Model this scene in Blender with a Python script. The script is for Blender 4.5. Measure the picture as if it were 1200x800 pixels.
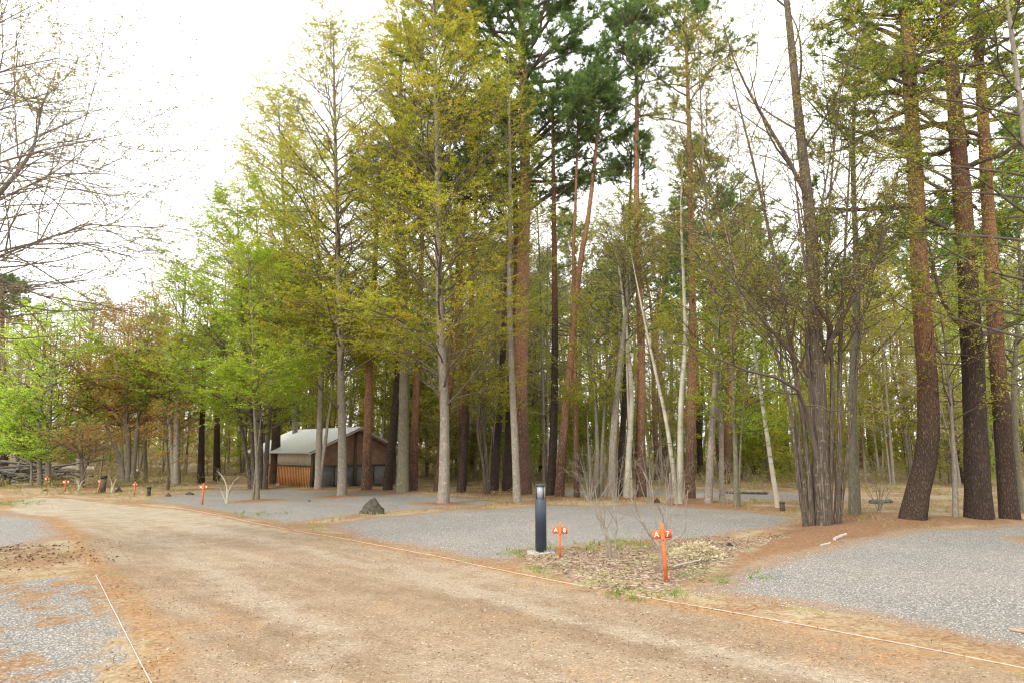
import bpy, math, random
import numpy as np

# ------------------------------------------------------------------ camera, sky, sun, exposure
for o in list(bpy.data.objects): bpy.data.objects.remove(o)
SC = bpy.context.scene
COL = SC.collection
HC, F = 1.55, 800.0                       # eye height, focal length in photo pixels (1200 wide)
PITCH = math.atan(127 / F)
CP, SP = math.cos(PITCH), math.sin(PITCH)

cam_d = bpy.data.cameras.new("camera"); cam = bpy.data.objects.new("camera", cam_d); COL.objects.link(cam)
cam.location = (0, 0, HC); cam.rotation_euler = (math.pi / 2 + PITCH, 0, 0)
cam_d.sensor_width = 36; cam_d.lens = 24; cam_d.clip_end = 2000
SC.camera = cam

SUN_EL, SUN_AZ = math.radians(44), math.radians(215)   # light from behind the camera and to the left
W = bpy.data.worlds.new("World"); SC.world = W; W.use_nodes = True
wt = W.node_tree; wt.nodes.clear()
w_out = wt.nodes.new("ShaderNodeOutputWorld"); w_bg = wt.nodes.new("ShaderNodeBackground")
w_sky = wt.nodes.new("ShaderNodeTexSky"); w_sky.sky_type = 'NISHITA'; w_sky.sun_disc = False
w_sky.sun_elevation = SUN_EL; w_sky.sun_rotation = SUN_AZ
w_hs = wt.nodes.new("ShaderNodeHueSaturation"); w_hs.inputs['Saturation'].default_value = 0.10
w_tc = wt.nodes.new("ShaderNodeTexCoord"); w_no = wt.nodes.new("ShaderNodeTexNoise")
w_no.inputs['Scale'].default_value = 2.2; w_no.inputs['Detail'].default_value = 5
w_cr = wt.nodes.new("ShaderNodeValToRGB")
w_cr.color_ramp.elements[0].position = 0.3; w_cr.color_ramp.elements[0].color = (12.5, 12.7, 13.0, 1)
w_cr.color_ramp.elements[1].position = 0.7; w_cr.color_ramp.elements[1].color = (16, 15.9, 15.6, 1)
w_mx = wt.nodes.new("ShaderNodeMix"); w_mx.data_type = 'RGBA'; w_mx.inputs[0].default_value = 0.8   # overcast
wt.links.new(w_sky.outputs[0], w_hs.inputs['Color']); wt.links.new(w_tc.outputs['Generated'], w_no.inputs['Vector'])
wt.links.new(w_no.outputs[0], w_cr.inputs[0]); wt.links.new(w_hs.outputs[0], w_mx.inputs[6])
wt.links.new(w_cr.outputs[0], w_mx.inputs[7]); wt.links.new(w_mx.outputs[2], w_bg.inputs[0])
w_bg.inputs[1].default_value = 0.11
wt.links.new(w_bg.outputs[0], w_out.inputs[0])

sun_d = bpy.data.lights.new("sun", 'SUN'); sun_d.energy = 1.5; sun_d.angle = math.radians(14); sun_d.color = (1, 0.95, 0.87)
sun = bpy.data.objects.new("sun", sun_d); COL.objects.link(sun)
sun.rotation_euler = (math.pi / 2 - SUN_EL, 0, math.pi - SUN_AZ)
SC.view_settings.view_transform = 'Standard'; SC.view_settings.look = 'None'
SC.view_settings.exposure = 0.95; SC.view_settings.gamma = 1.0
SC.view_settings.use_curve_mapping = False
SC.render.engine = 'CYCLES'
SC.cycles.max_bounces = 6; SC.cycles.diffuse_bounces = 4; SC.cycles.transmission_bounces = 4
SC.cycles.glossy_bounces = 2; SC.cycles.transparent_max_bounces = 6
SC.cycles.caustics_reflective = False; SC.cycles.caustics_refractive = False
SC.cycles.use_denoising = True
SC.cycles.pixel_filter_type = 'BLACKMAN_HARRIS'; SC.cycles.filter_width = 1.2

# ------------------------------------------------------------------ helpers
def gz(x, y):                              # the gentle lie of the land
    x = np.asarray(x, float); y = np.asarray(y, float)
    z = 0.03 * np.sin(x * 0.7 + 1.3) * np.sin(y * 0.45 + 0.4) + 0.018 * np.sin(x * 1.9 + y * 1.3)
    far = np.clip((y - 42) / 40, 0, 1); side = np.clip((-x - 6) / 20, 0, 1)
    return z + far * side * 2.2

def at(px, py):                            # photo pixel -> point on the ground
    u, v = (px - 600) / F, (400 - py) / F
    dz = SP + v * CP; k = -HC / dz
    x, y = u * k, (CP - v * SP) * k
    return np.array([x, y, float(gz(x, y))])

def at_depth(px, py, D):                   # photo pixel -> point in the upright plane at distance D
    u, v = (px - 600) / F, (400 - py) / F
    k = D / (CP - v * SP)
    return np.array([u * k, D, HC + (SP + v * CP) * k])

def px_of(x, y, z):
    z = z - HC; fw = y * CP + z * SP; up = -y * SP + z * CP
    return 600 + F * x / fw, 400 - F * up / fw

def nrm(a): return a / np.maximum(np.linalg.norm(a, axis=-1, keepdims=True), 1e-9)

def mesh_from(name, verts, faces, mats, tint=None, midx=None, smooth=True):
    """faces: list of int arrays (m,3) or (m,4)."""
    me = bpy.data.meshes.new(name)
    verts = np.asarray(verts, np.float32)
    faces = [np.asarray(f, np.int32) for f in faces if len(f)]
    nf = sum(len(f) for f in faces); nl = sum(f.size for f in faces)
    me.vertices.add(len(verts)); me.vertices.foreach_set('co', verts.ravel())
    me.loops.add(nl); me.loops.foreach_set('vertex_index', np.concatenate([f.ravel() for f in faces]))
    me.polygons.add(nf)
    tot = np.concatenate([np.full(len(f), f.shape[1], np.int32) for f in faces])
    st = np.concatenate([[0], np.cumsum(tot)[:-1]]).astype(np.int32)
    me.polygons.foreach_set('loop_start', st)
    if smooth: me.polygons.foreach_set('use_smooth', np.ones(nf, bool))
    for m in mats: me.materials.append(m)
    if midx is not None: me.polygons.foreach_set('material_index', np.asarray(midx, np.int32))
    if tint is not None:
        a = me.attributes.new('tint', 'FLOAT', 'FACE'); a.data.foreach_set('value', np.asarray(tint, np.float32))
    me.update(calc_edges=True); me.validate()
    return me

def link(name, me, parent=None, loc=None):
    o = bpy.data.objects.new(name, me); COL.objects.link(o)
    if parent is not None: o.parent = parent
    if loc is not None: o.location = loc
    return o

def tag(o, label=None, cat=None, group=None, kind=None):
    if label: o['label'] = label
    if cat: o['category'] = cat
    if group: o['group'] = group
    if kind: o['kind'] = kind
    return o

def empty(name, loc, rz=0):
    o = bpy.data.objects.new(name, None); COL.objects.link(o)
    o.empty_display_size = 0.2
    o.location = loc; o.rotation_euler = (0, 0, rz); return o

class MB:                                   # collects small solids into one mesh
    def __init__(s): s.v = []; s.f4 = []; s.f3 = []; s.n = 0; s.t4 = []; s.t3 = []
    def add(s, v, f4=None, f3=None, t=0.5):
        v = np.asarray(v, float)
        if f4 is not None and len(f4): f4 = np.asarray(f4); s.f4.append(f4 + s.n); s.t4.append(np.full(len(f4), t) if np.isscalar(t) else t)
        if f3 is not None and len(f3): f3 = np.asarray(f3); s.f3.append(f3 + s.n); s.t3.append(np.full(len(f3), t) if np.isscalar(t) else t)
        s.v.append(v); s.n += len(v); return s
    def box(s, c, size, rz=0, rx=0, ry=0, t=0.5):
        x, y, z = np.array(size) / 2
        v = np.array([[-x,-y,-z],[x,-y,-z],[x,y,-z],[-x,y,-z],[-x,-y,z],[x,-y,z],[x,y,z],[-x,y,z]])
        from mathutils import Euler
        R = np.array(Euler((rx, ry, rz)).to_matrix())
        s.add(v @ R.T + np.array(c), [[0,3,2,1],[4,5,6,7],[0,1,5,4],[1,2,6,5],[2,3,7,6],[3,0,4,7]], t=t); return s
    def lathe(s, prof, c=(0,0,0), n=20, t=0.5):
        prof = np.array(prof, float); k = len(prof); a = np.linspace(0, 2*np.pi, n, endpoint=False)
        v = np.stack([np.outer(prof[:,0], np.cos(a)), np.outer(prof[:,0], np.sin(a)), np.repeat(prof[:,1:2], n, 1)], -1).reshape(-1,3) + np.array(c)
        i, j = np.meshgrid(np.arange(k-1), np.arange(n), indexing='ij'); i = i.ravel(); j = j.ravel(); j2 = (j+1) % n
        s.add(v, np.stack([i*n+j, i*n+j2, (i+1)*n+j2, (i+1)*n+j], -1), t=t); return s
    def tube(s, pts, r, n=8, t=0.5):
        P = np.asarray(pts, float)[None]; R = np.broadcast_to(np.asarray(r, float), (1, P.shape[1]))
        v, f = tubes(P, R, n); s.add(v, f, t=t)
        m = P.shape[1]
        s.add(np.vstack([v[(m-1)*n:m*n], P[0,-1:]]), f3=[[i, (i+1) % n, n] for i in range(n)], t=t)
        s.add(np.vstack([v[:n], P[0,:1]]), f3=[[(i+1) % n, i, n] for i in range(n)], t=t)
        return s
    def build(s, name, mats, parent=None, smooth=False):
        if not isinstance(mats, list): mats = [mats]
        fs = ([np.concatenate(s.f4)] if s.f4 else []) + ([np.concatenate(s.f3)] if s.f3 else [])
        t = np.concatenate(s.t4 + s.t3)
        me = mesh_from(name, np.concatenate(s.v), fs, mats, tint=t, smooth=smooth)
        return link(name, me, parent)

# ---- branch geometry, all in arrays: P (branches, points, 3), R (branches, points)
def tubes(P, R, k):
    nb, n, _ = P.shape
    T = np.empty_like(P); T[:, 1:-1] = P[:, 2:] - P[:, :-2]; T[:, 0] = P[:, 1] - P[:, 0]; T[:, -1] = P[:, -1] - P[:, -2]
    T = nrm(T)
    mean = nrm(P[:, -1] - P[:, 0])
    ref = np.where(np.abs(mean[:, 2:3]) > 0.8, np.array([[1., 0, 0]]), np.array([[0, 0, 1.]]))[:, None]
    A = nrm(np.cross(np.broadcast_to(ref, T.shape), T)); B = np.cross(T, A)
    a = np.linspace(0, 2*np.pi, k, endpoint=False)
    V = P[:, :, None] + R[:, :, None, None] * (A[:, :, None] * np.cos(a)[:, None] + B[:, :, None] * np.sin(a)[:, None])
    b, i, j = np.meshgrid(np.arange(nb), np.arange(n-1), np.arange(k), indexing='ij')
    b = b.ravel(); i = i.ravel(); j = j.ravel(); j2 = (j+1) % k; o = b*n*k
    return V.reshape(-1, 3), np.stack([o+i*k+j, o+i*k+j2, o+(i+1)*k+j2, o+(i+1)*k+j], -1)

def grow(g, pos, d, L, r0, r1, n, up=0.0, wig=0.25):
    m = len(pos); P = np.empty((m, n, 3)); P[:, 0] = pos; st = np.asarray(L)[:, None] / (n-1)
    up = np.broadcast_to(np.asarray(up, float), (m,))
    for k in range(1, n):
        d = d + g.normal(0, wig, (m, 3)) / math.sqrt(n); d[:, 2] += up / (n-1); d = nrm(d)
        P[:, k] = P[:, k-1] + d * st
    s = np.linspace(0, 1, n)[None]
    return P, np.asarray(r0)[:, None] * (1-s) + np.asarray(r1) * s

def sample(P, R, pi, t):
    n = P.shape[1]; x = np.clip(t, 0, 0.999) * (n-1); i = x.astype(int); f = (x-i)[:, None]
    a, b = P[pi, i], P[pi, i+1]
    return a*(1-f) + b*f, nrm(b-a), R[pi, i]*(1-f[:, 0]) + R[pi, i+1]*f[:, 0]

def sprout(g, P, R, n, t0, t1, ang, flat=0.0):
    m = len(P); pi = np.repeat(np.arange(m), n)
    t = t0 + (t1-t0) * ((np.tile(np.arange(n), m) + g.uniform(0, 1, m*n)) / n)
    pos, tan, rad = sample(P, R, pi, t)
    rp = g.normal(0, 1, (m*n, 3)); rp = nrm(rp - tan * np.sum(rp*tan, -1, keepdims=True))
    h = nrm(np.cross(tan, np.array([0, 0, 1.]))) * g.choice([-1, 1], m*n)[:, None]
    side = nrm(rp*(1-flat) + h*flat*1.5)
    a = np.radians(g.uniform(ang[0], ang[1], m*n))[:, None]
    return pi, t, pos, nrm(np.cos(a)*tan + np.sin(a)*side), rad

def leaf_quads(g, P, n, size, wid=0.6, spread=0.04, t0=0.1, droop=0.15, jit=0.45, tint=None):
    m = len(P); pi = np.repeat(np.arange(m), n); t = g.uniform(t0, 1, m*n)
    pos, tan, _ = sample(P, np.zeros(P.shape[:2]), pi, t)
    pos = pos + g.normal(0, spread, pos.shape) * np.array([1, 1, 0.6])
    d = g.normal(0, 1, pos.shape) * np.array([1, 1, 0.35]) + tan * 0.7; d[:, 2] -= droop; d = nrm(d)
    nn = nrm(g.normal(0, jit, pos.shape) + np.array([0, 0, 1.])); s = nrm(np.cross(nn, d))
    L = (size * g.uniform(0.6, 1.25, m*n))[:, None]; w = L * wid * 0.5
    mid = pos + d * L * 0.5
    V = np.stack([pos, mid + s*w, pos + d*L, mid - s*w], 1).reshape(-1, 3)
    Fq = np.arange(4*m*n).reshape(-1, 4)
    tv = (g.uniform(0, 1, m) if tint is None else tint)[pi] + g.normal(0, 0.13, m*n)
    return V, Fq, np.clip(tv, 0, 1)

def needles(g, P, per, K, L, w):
    """tufts of needle blades along shoots"""
    m = len(P); pi = np.repeat(np.arange(m), per); t = g.uniform(0.25, 1, m*per)
    pos, tan, _ = sample(P, np.zeros(P.shape[:2]), pi, t); q = m*per
    pos = np.repeat(pos, K, 0); tan = np.repeat(tan, K, 0)
    d = nrm(g.normal(0, 1, pos.shape) * np.array([1, 1, .7]) + tan*0.8 + np.array([0, 0, 0.35]))
    s = nrm(np.cross(d, g.normal(0, 1, d.shape)))
    l = (L * g.uniform(0.7, 1.2, q*K))[:, None]
    V = np.stack([pos - s*w*.5, pos + s*w*.5, pos + d*l], 1).reshape(-1, 3)
    tv = np.repeat(g.uniform(0, 1, m)[pi], K) + g.normal(0, .15, q*K)
    return V, np.arange(3*q*K).reshape(-1, 3), np.clip(tv, 0, 1)

def smooth_poly(pts, n):
    pts = np.asarray(pts, float)
    if len(pts) == 2:
        s = np.linspace(0, 1, n)[:, None]; return pts[0]*(1-s) + pts[1]*s
    d = np.concatenate([[0], np.cumsum(np.linalg.norm(np.diff(pts, axis=0), axis=1))])
    q = np.vstack([2*pts[0]-pts[1], pts, 2*pts[-1]-pts[-2]]); out = []
    for x in np.linspace(0, d[-1], n):
        i = min(np.searchsorted(d, x, side='right')-1, len(pts)-2); f = (x-d[i])/(d[i+1]-d[i])
        p0, p1, p2, p3 = q[i], q[i+1], q[i+2], q[i+3]
        out.append(0.5*((2*p1)+(-p0+p2)*f+(2*p0-5*p1+4*p2-p3)*f*f+(-p0+3*p1-3*p2+p3)*f**3))
    return np.array(out)

def hero_tubes(g, P, R, k, rough=0.06):
    v, f = tubes(P, R, k)
    nb, n, _ = P.shape
    V = v.reshape(nb, n, k, 3); c = P[:, :, None]
    nz = 1 + rough * g.normal(0, 1, (nb, n, k)) * 0.6
    lob = 1 + rough * 1.2 * np.sin(3*np.linspace(0, 2*np.pi, k, endpoint=False)[None, None] + np.linspace(0, 3, n)[None, :, None] + g.uniform(0, 6, (nb, 1, 1)))
    return (c + (V-c) * (nz*lob)[..., None]).reshape(-1, 3), f

# ------------------------------------------------------------------ materials
def new_mat(name):
    m = bpy.data.materials.new(name); m.use_nodes = True; m.node_tree.nodes.clear()
    return m, m.node_tree
class NT:
    def __init__(s, t): s.t = t
    def n(s, typ, **kw):
        nd = s.t.nodes.new('ShaderNode'+typ)
        for k, v in kw.items():
            if k.startswith('i_'):
                key = k[2:]; key = int(key) if key.isdigit() else key.replace('_', ' ')
                s.set(nd.inputs[key], v)
            else: setattr(nd, k, v)
        return nd
    def set(s, sock, v):
        if isinstance(v, bpy.types.NodeSocket): s.t.links.new(v, sock)
        elif isinstance(v, bpy.types.Node): s.t.links.new(v.outputs[0], sock)
        else:
            if isinstance(v, tuple) and len(v) == 3 and sock.type == 'RGBA': v = v + (1,)
            sock.default_value = v
    def mix(s, fac, a, b, blend='MIX'):
        nd = s.n('Mix', data_type='RGBA', blend_type=blend); s.set(nd.inputs[0], fac); s.set(nd.inputs[6], a); s.set(nd.inputs[7], b); return nd.outputs[2]
    def math(s, op, a, b=0.0, c=None):
        nd = s.n('Math', operation=op); s.set(nd.inputs[0], a); s.set(nd.inputs[1], b)
        if c is not None: s.set(nd.inputs[2], c)
        return nd.outputs[0]
    def noise(s, vec, scale, detail=4, rough=0.55): 
        nd = s.n('TexNoise'); s.set(nd.inputs['Vector'], vec); nd.inputs['Scale'].default_value = scale; nd.inputs['Detail'].default_value = detail; nd.inputs['Roughness'].default_value = rough; return nd.outputs[0]
    def ramp(s, fac, stops, interp='LINEAR'):
        nd = s.n('ValToRGB'); s.set(nd.inputs[0], fac); cr = nd.color_ramp; cr.interpolation = interp
        while len(cr.elements) < len(stops): cr.elements.new(0.5)
        for e, (p, c) in zip(cr.elements, stops): e.position = p; e.color = c + (1,) if len(c) == 3 else c
        return nd.outputs[0]
    def smooth(s, v, a, b):
        nd = s.n('MapRange', interpolation_type='SMOOTHSTEP'); s.set(nd.inputs[0], v); nd.inputs[1].default_value = a; nd.inputs[2].default_value = b; return nd.outputs[0]
    def out(s, sh): 
        o = s.n('OutputMaterial'); s.t.links.new(sh.outputs[0] if isinstance(sh, bpy.types.Node) else sh, o.inputs[0])
    def bsdf(s, col, rough=0.9, bump=None, bstr=0.5, bdist=0.02, spec=0.25):
        b = s.n('BsdfPrincipled'); s.set(b.inputs['Base Color'], col); s.set(b.inputs['Roughness'], rough); b.inputs['Specular IOR Level'].default_value = spec
        if bump is not None:
            bm = s.n('Bump'); bm.inputs['Strength'].default_value = bstr; bm.inputs['Distance'].default_value = bdist; s.set(bm.inputs['Height'], bump); s.t.links.new(bm.outputs[0], b.inputs['Normal'])
        s.out(b); return b

def leaf_mat(name, stops, trans=0.5):
    trans = min(trans*1.1, 1)
    m, t = new_mat(name); n = NT(t)
    a = n.n('Attribute', attribute_name='tint'); col = n.ramp(a.outputs['Fac'], stops)
    d = n.n('BsdfDiffuse', i_Color=col); tr = n.n('BsdfTranslucent', i_Color=n.mix(0.3, col, (1.0, 1.0, 0.3), 'MULTIPLY'))
    mx = n.n('MixShader'); mx.inputs[0].default_value = trans
    t.links.new(d.outputs[0], mx.inputs[1]); t.links.new(tr.outputs[0], mx.inputs[2]); n.out(mx); return m

LEAF = dict(
    olive=leaf_mat('olive spring leaf', [(0, (.27, .38, .05)), (.5, (.42, .44, .05)), (1, (.50, .40, .06))], .55),
    gold=leaf_mat('golden olive leaf', [(0, (.31, .39, .045)), (.5, (.46, .44, .05)), (1, (.55, .41, .06))], .55),
    green=leaf_mat('bright green leaf', [(0, (.25, .41, .04)), (.6, (.39, .49, .055)), (1, (.50, .45, .06))], .55),
    lime=leaf_mat('lime leaf', [(0, (.36, .58, .07)), (.6, (.52, .66, .10)), (1, (.60, .66, .13))], .55),
    bronze=leaf_mat('bronze leaf', [(0, (.40, .34, .055)), (.5, (.50, .32, .075)), (1, (.56, .27, .10))], .55),
    rust=leaf_mat('rust red leaf', [(0, (.40, .22, .09)), (.5, (.48, .26, .11)), (1, (.46, .33, .09))], .55),
    sprig=leaf_mat('bronze olive sprig', [(0, (.27, .34, .05)), (.5, (.40, .37, .06)), (1, (.50, .31, .09))], .5),
    bud=leaf_mat('bud leaf', [(0, (.20, .19, .06)), (.6, (.38, .35, .09)), (1, (.36, .24, .12))], .5),
    pale=leaf_mat('pale sparse leaf', [(0, (.38, .39, .10)), (.5, (.47, .43, .13)), (1, (.50, .38, .17))], .5),
    pine=leaf_mat('pine needle', [(0, (.10, .17, .065)), (.6, (.17, .26, .085)), (1, (.26, .33, .10))], .4),
    larch=leaf_mat('soft conifer spray', [(0, (.15, .26, .07)), (.6, (.28, .36, .075)), (1, (.42, .40, .09))], .5),
    scrub=leaf_mat('dry undergrowth', [(0, (.26, .24, .08)), (.5, (.38, .31, .16)), (1, (.36, .38, .09))], .4),
    straw=leaf_mat('dry grass', [(0, (.30, .24, .11)), (.6, (.42, .33, .19)), (1, (.28, .29, .08))], .3),
    hay=leaf_mat('pale hay', [(0, (.40, .33, .20)), (.6, (.57, .49, .34)), (1, (.68, .60, .45))], .3),
    grass=leaf_mat('green grass', [(0, (.11, .21, .03)), (.6, (.19, .29, .05)), (1, (.28, .29, .08))], .35),
    litter=leaf_mat('fallen leaf', [(0, (.09, .052, .034)), (.45, (.22, .14, .092)), (.8, (.34, .25, .18)), (1, (.46, .39, .30))], .15),
    crumbs=leaf_mat('road crumbs', [(0, (.05, .033, .02)), (.3, (.22, .14, .075)), (.7, (.34, .25, .155)), (1, (.52, .46, .38))], .0),
)

def bark_mat(name, low, high, z0, z1, dark, vs=20.0, zsq=0.2, bstr=0.8, spots=None, plates=.8):
    m, t = new_mat(name); n = NT(t)
    tc = n.n('TexCoord'); sep = n.n('SeparateXYZ', i_0=tc.outputs['Object'])
    mp = n.n('Mapping', i_0=tc.outputs['Object']); mp.inputs['Scale'].default_value = (1, 1, zsq)
    oi = n.n('ObjectInfo')
    zz = n.math('ADD', sep.outputs[2], n.math('MULTIPLY', n.noise(tc.outputs['Object'], 1.3, 3), 2.0))
    zz = n.math('ADD', zz, n.math('MULTIPLY', oi.outputs['Random'], -1.5))
    h = n.smooth(zz, z0, z1)
    warp = n.n('TexNoise'); n.set(warp.inputs['Vector'], mp.outputs[0]); warp.inputs['Scale'].default_value = vs*.7; warp.inputs['Detail'].default_value = 3
    wv = n.n('VectorMath', operation='MULTIPLY_ADD'); n.set(wv.inputs[0], warp.outputs['Color']); wv.inputs[1].default_value = (1.6/vs,)*3; n.set(wv.inputs[2], mp.outputs[0])
    vo = n.n('TexVoronoi', feature='DISTANCE_TO_EDGE'); n.set(vo.inputs['Vector'], wv.outputs[0]); vo.inputs['Scale'].default_value = vs
    crack = n.smooth(vo.outputs['Distance'], 0.0, 0.3)
    ridge = n.noise(mp.outputs[0], vs*1.7, 6, .7); grain = n.noise(tc.outputs['Object'], 60, 4, .7)
    big = n.noise(tc.outputs['Object'], 1.7, 4, .6)
    base = n.mix(h, low, high)
    base = n.mix(n.smooth(ridge, .38, .66), n.mix(.6, base, dark), base)
    base = n.mix(n.math('MULTIPLY', n.smooth(big, .45, .7), .45), base, n.mix(.5, base, dark))
    base = n.mix(n.math('MULTIPLY', n.smooth(grain, .52, .75), .5), base, (.40, .34, .27))
    fac = n.math('MULTIPLY', n.math('MULTIPLY', n.math('SUBTRACT', 1.0, crack), plates), n.math('SUBTRACT', 1.0, n.math('MULTIPLY', h, .55)))
    col = n.mix(fac, base, dark)
    if spots: col = n.mix(n.math('MULTIPLY', n.smooth(n.noise(tc.outputs['Object'], 11, 5, .7), .56, .68), .75), col, spots)
    bp = n.math('ADD', n.math('MULTIPLY', crack, plates), n.math('MULTIPLY', ridge, .9))
    n.bsdf(col, .95, bp, bstr, .03, .15); return m

BARK = dict(
    pine=bark_mat('red pine bark', (.12, .078, .056), (.50, .25, .13), 2.2, 5.5, (.035, .023, .017), 26, .3),
    redpine=bark_mat('orange pine bark', (.22, .125, .08), (.54, .28, .15), 1.0, 4.5, (.06, .035, .025), 22, .3),
    darkpine=bark_mat('dark pine bark', (.095, .064, .046), (.26, .125, .068), 3.5, 8.0, (.028, .02, .016), 26, .25),
    grey=bark_mat('grey bark', (.29, .25, .20), (.25, .215, .165), 1, 8, (.11, .09, .07), 14, .35, .4, (.40, .38, .31), .15),
    brown=bark_mat('furrowed brown bark', (.20, .155, .115), (.235, .185, .135), 1, 8, (.055, .042, .032), 26, .08, 1.0, (.30, .26, .20), .7),
    olivebark=bark_mat('mossy grey bark', (.20, .18, .125), (.20, .175, .125), 1, 8, (.075, .065, .045), 14, .3, .4, (.28, .28, .18), .2),
)
def birch_mat():
    m, t = new_mat('birch bark'); n = NT(t); tc = n.n('TexCoord')
    mp = n.n('Mapping', i_0=tc.outputs['Object']); mp.inputs['Scale'].default_value = (1, 1, 6)
    b = n.smooth(n.noise(mp.outputs[0], 2.2, 4, .6), .60, .68)
    base = n.ramp(n.noise(tc.outputs['Object'], 3, 4), [(.3, (.28, .255, .185)), (.7, (.45, .42, .34))])
    low = n.smooth(n.n('SeparateXYZ', i_0=tc.outputs['Object']).outputs[2], 0, 1.3)
    base = n.mix(low, (.36, .32, .24), base)
    n.bsdf(n.mix(b, base, (.13, .11, .09)), .8, b, .3, .01); return m
BARK['birch'] = birch_mat()
def plain(name, c1, c2=None, scale=20, rough=.85, spec=.25, bstr=.3, metal=0):
    m, t = new_mat(name); n = NT(t); tc = n.n('TexCoord'); nz = n.noise(tc.outputs['Object'], scale, 5, .6)
    b = n.bsdf(n.ramp(nz, [(.3, c1), (.7, c2 or c1)]), rough, nz, bstr, .01, spec); b.inputs['Metallic'].default_value = metal; return m
TWIG = dict(budtwig=plain('grey brown twig', (.12, .095, .08), (.20, .165, .14)), mid=plain('brown twig', (.085, .066, .048), (.15, .12, .085)), dark=plain('dark twig', (.075, .055, .045), (.12, .09, .07)), grey=plain('grey twig', (.17, .14, .11), (.26, .22, .18)),
            olive=plain('olive twig', (.14, .115, .05), (.20, .16, .07)), red=plain('red brown twig', (.16, .09, .06), (.24, .15, .10)))

# ------------------------------------------------------------------ ground: one set of sheets sharing one ground material
def sdf(poly, X, Y):                        # signed distance to a polygon, positive inside
    d = np.full(X.shape, 1e9); ins = np.zeros(X.shape, bool); n = len(poly)
    for i in range(n):
        ax, ay = poly[i]; bx, by = poly[(i+1) % n]
        ex, ey = bx-ax, by-ay; wx, wy = X-ax, Y-ay
        h = np.clip((wx*ex+wy*ey)/(ex*ex+ey*ey+1e-12), 0, 1)
        d = np.minimum(d, (wx-ex*h)**2+(wy-ey*h)**2)
        c = ((ay > Y) != (by > Y)) & (X < (bx-ax)*(Y-ay)/(by-ay+1e-12)+ax); ins ^= c
    return np.where(ins, 1, -1)*np.sqrt(d)
def gpoly(pp): return [tuple(at(*p)[:2]) for p in pp]
ROAD = [(7.6, 1.2)] + gpoly([(1200, 783), (1000, 745), (780, 705), (660, 679), (545, 655), (430, 636), (340, 619), (230, 600), (150, 590), (60, 583)]) + [(-30, 26.8), (-30, 25.2)] + gpoly([(0, 573)]) + [(-16, 22.4)] + gpoly([(0, 600), (60, 606), (95, 630), (110, 660), (150, 700), (200, 770)]) + [(-2.2, 3.0), (-2, -4), (7.6, -4)]
PADS = [gpoly([(800, 694), (850, 668), (905, 653), (960, 640), (1040, 622), (1200, 614), (1330, 616)]) + [(9.5, 8), (8.5, 3)] + gpoly([(1200, 764), (1000, 724), (900, 709)]),
        gpoly([(372, 615), (440, 603), (540, 597), (640, 592), (760, 591), (880, 597), (952, 607), (900, 620), (835, 631), (700, 637), (640, 644), (600, 660), (545, 653), (430, 633)]),
        gpoly([(160, 587), (215, 577), (300, 571), (400, 575), (470, 576), (600, 588), (540, 595), (440, 600), (335, 613), (260, 602), (210, 594)]),
        gpoly([(-90, 597), (20, 596), (58, 606), (84, 626), (50, 637), (-90, 645)]),
        gpoly([(640, 574), (760, 573), (1000, 578), (1010, 586), (820, 584), (660, 580)])]
PATCH = [gpoly([(-80, 690), (60, 680), (128, 688), (138, 740), (110, 800)]) + [(-2.2, 2.6), (-6, 2.6)],
         gpoly([(-80, 640), (20, 640), (60, 655), (-80, 668)])]
BED = gpoly([(598, 652), (640, 641), (760, 638), (850, 630), (925, 630), (880, 652), (820, 684), (795, 700), (700, 692), (640, 672)])
NEEDLE = gpoly([(830, 690), (860, 640), (930, 612), (1040, 604), (1110, 614), (1030, 630), (940, 648), (880, 662)])

def axis(segs):
    out = []
    for a, b, st in segs: out.append(np.arange(a, b, st))
    return np.concatenate(out)
gx = axis([(-400, -60, 20), (-60, -24, 1.2), (-24, -10, .35), (-10, 10, .16), (10, 24, .35), (24, 60, 1.2), (60, 401, 20)])
gy = axis([(-30, 0, 2), (0, 2, .3), (2, 16, .16), (16, 34, .3), (34, 60, .9), (60, 120, 4), (120, 701, 30)])
GX, GY = np.meshgrid(gx, gy)
s_road = sdf(ROAD, GX, GY)
s_pads = [sdf(p, GX, GY) for p in PADS]; s_grav = np.max(s_pads, 0)
s_patch = sdf(PATCH[0], GX, GY); s_bed = np.maximum(sdf(BED, GX, GY), sdf(PATCH[1], GX, GY)*.35-.12); s_need = sdf(NEEDLE, GX, GY)
grng = np.random.default_rng(3)
GZ = gz(GX, GY) + 0.05*np.clip(sdf(BED, GX, GY)*1.2, 0, 1) + 0.04*np.clip(s_need, 0, 1) - .02*np.clip(s_road, 0, 1) + grng.normal(0, .003, GX.shape)*((GY < 34) & (GY > 1))

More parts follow.
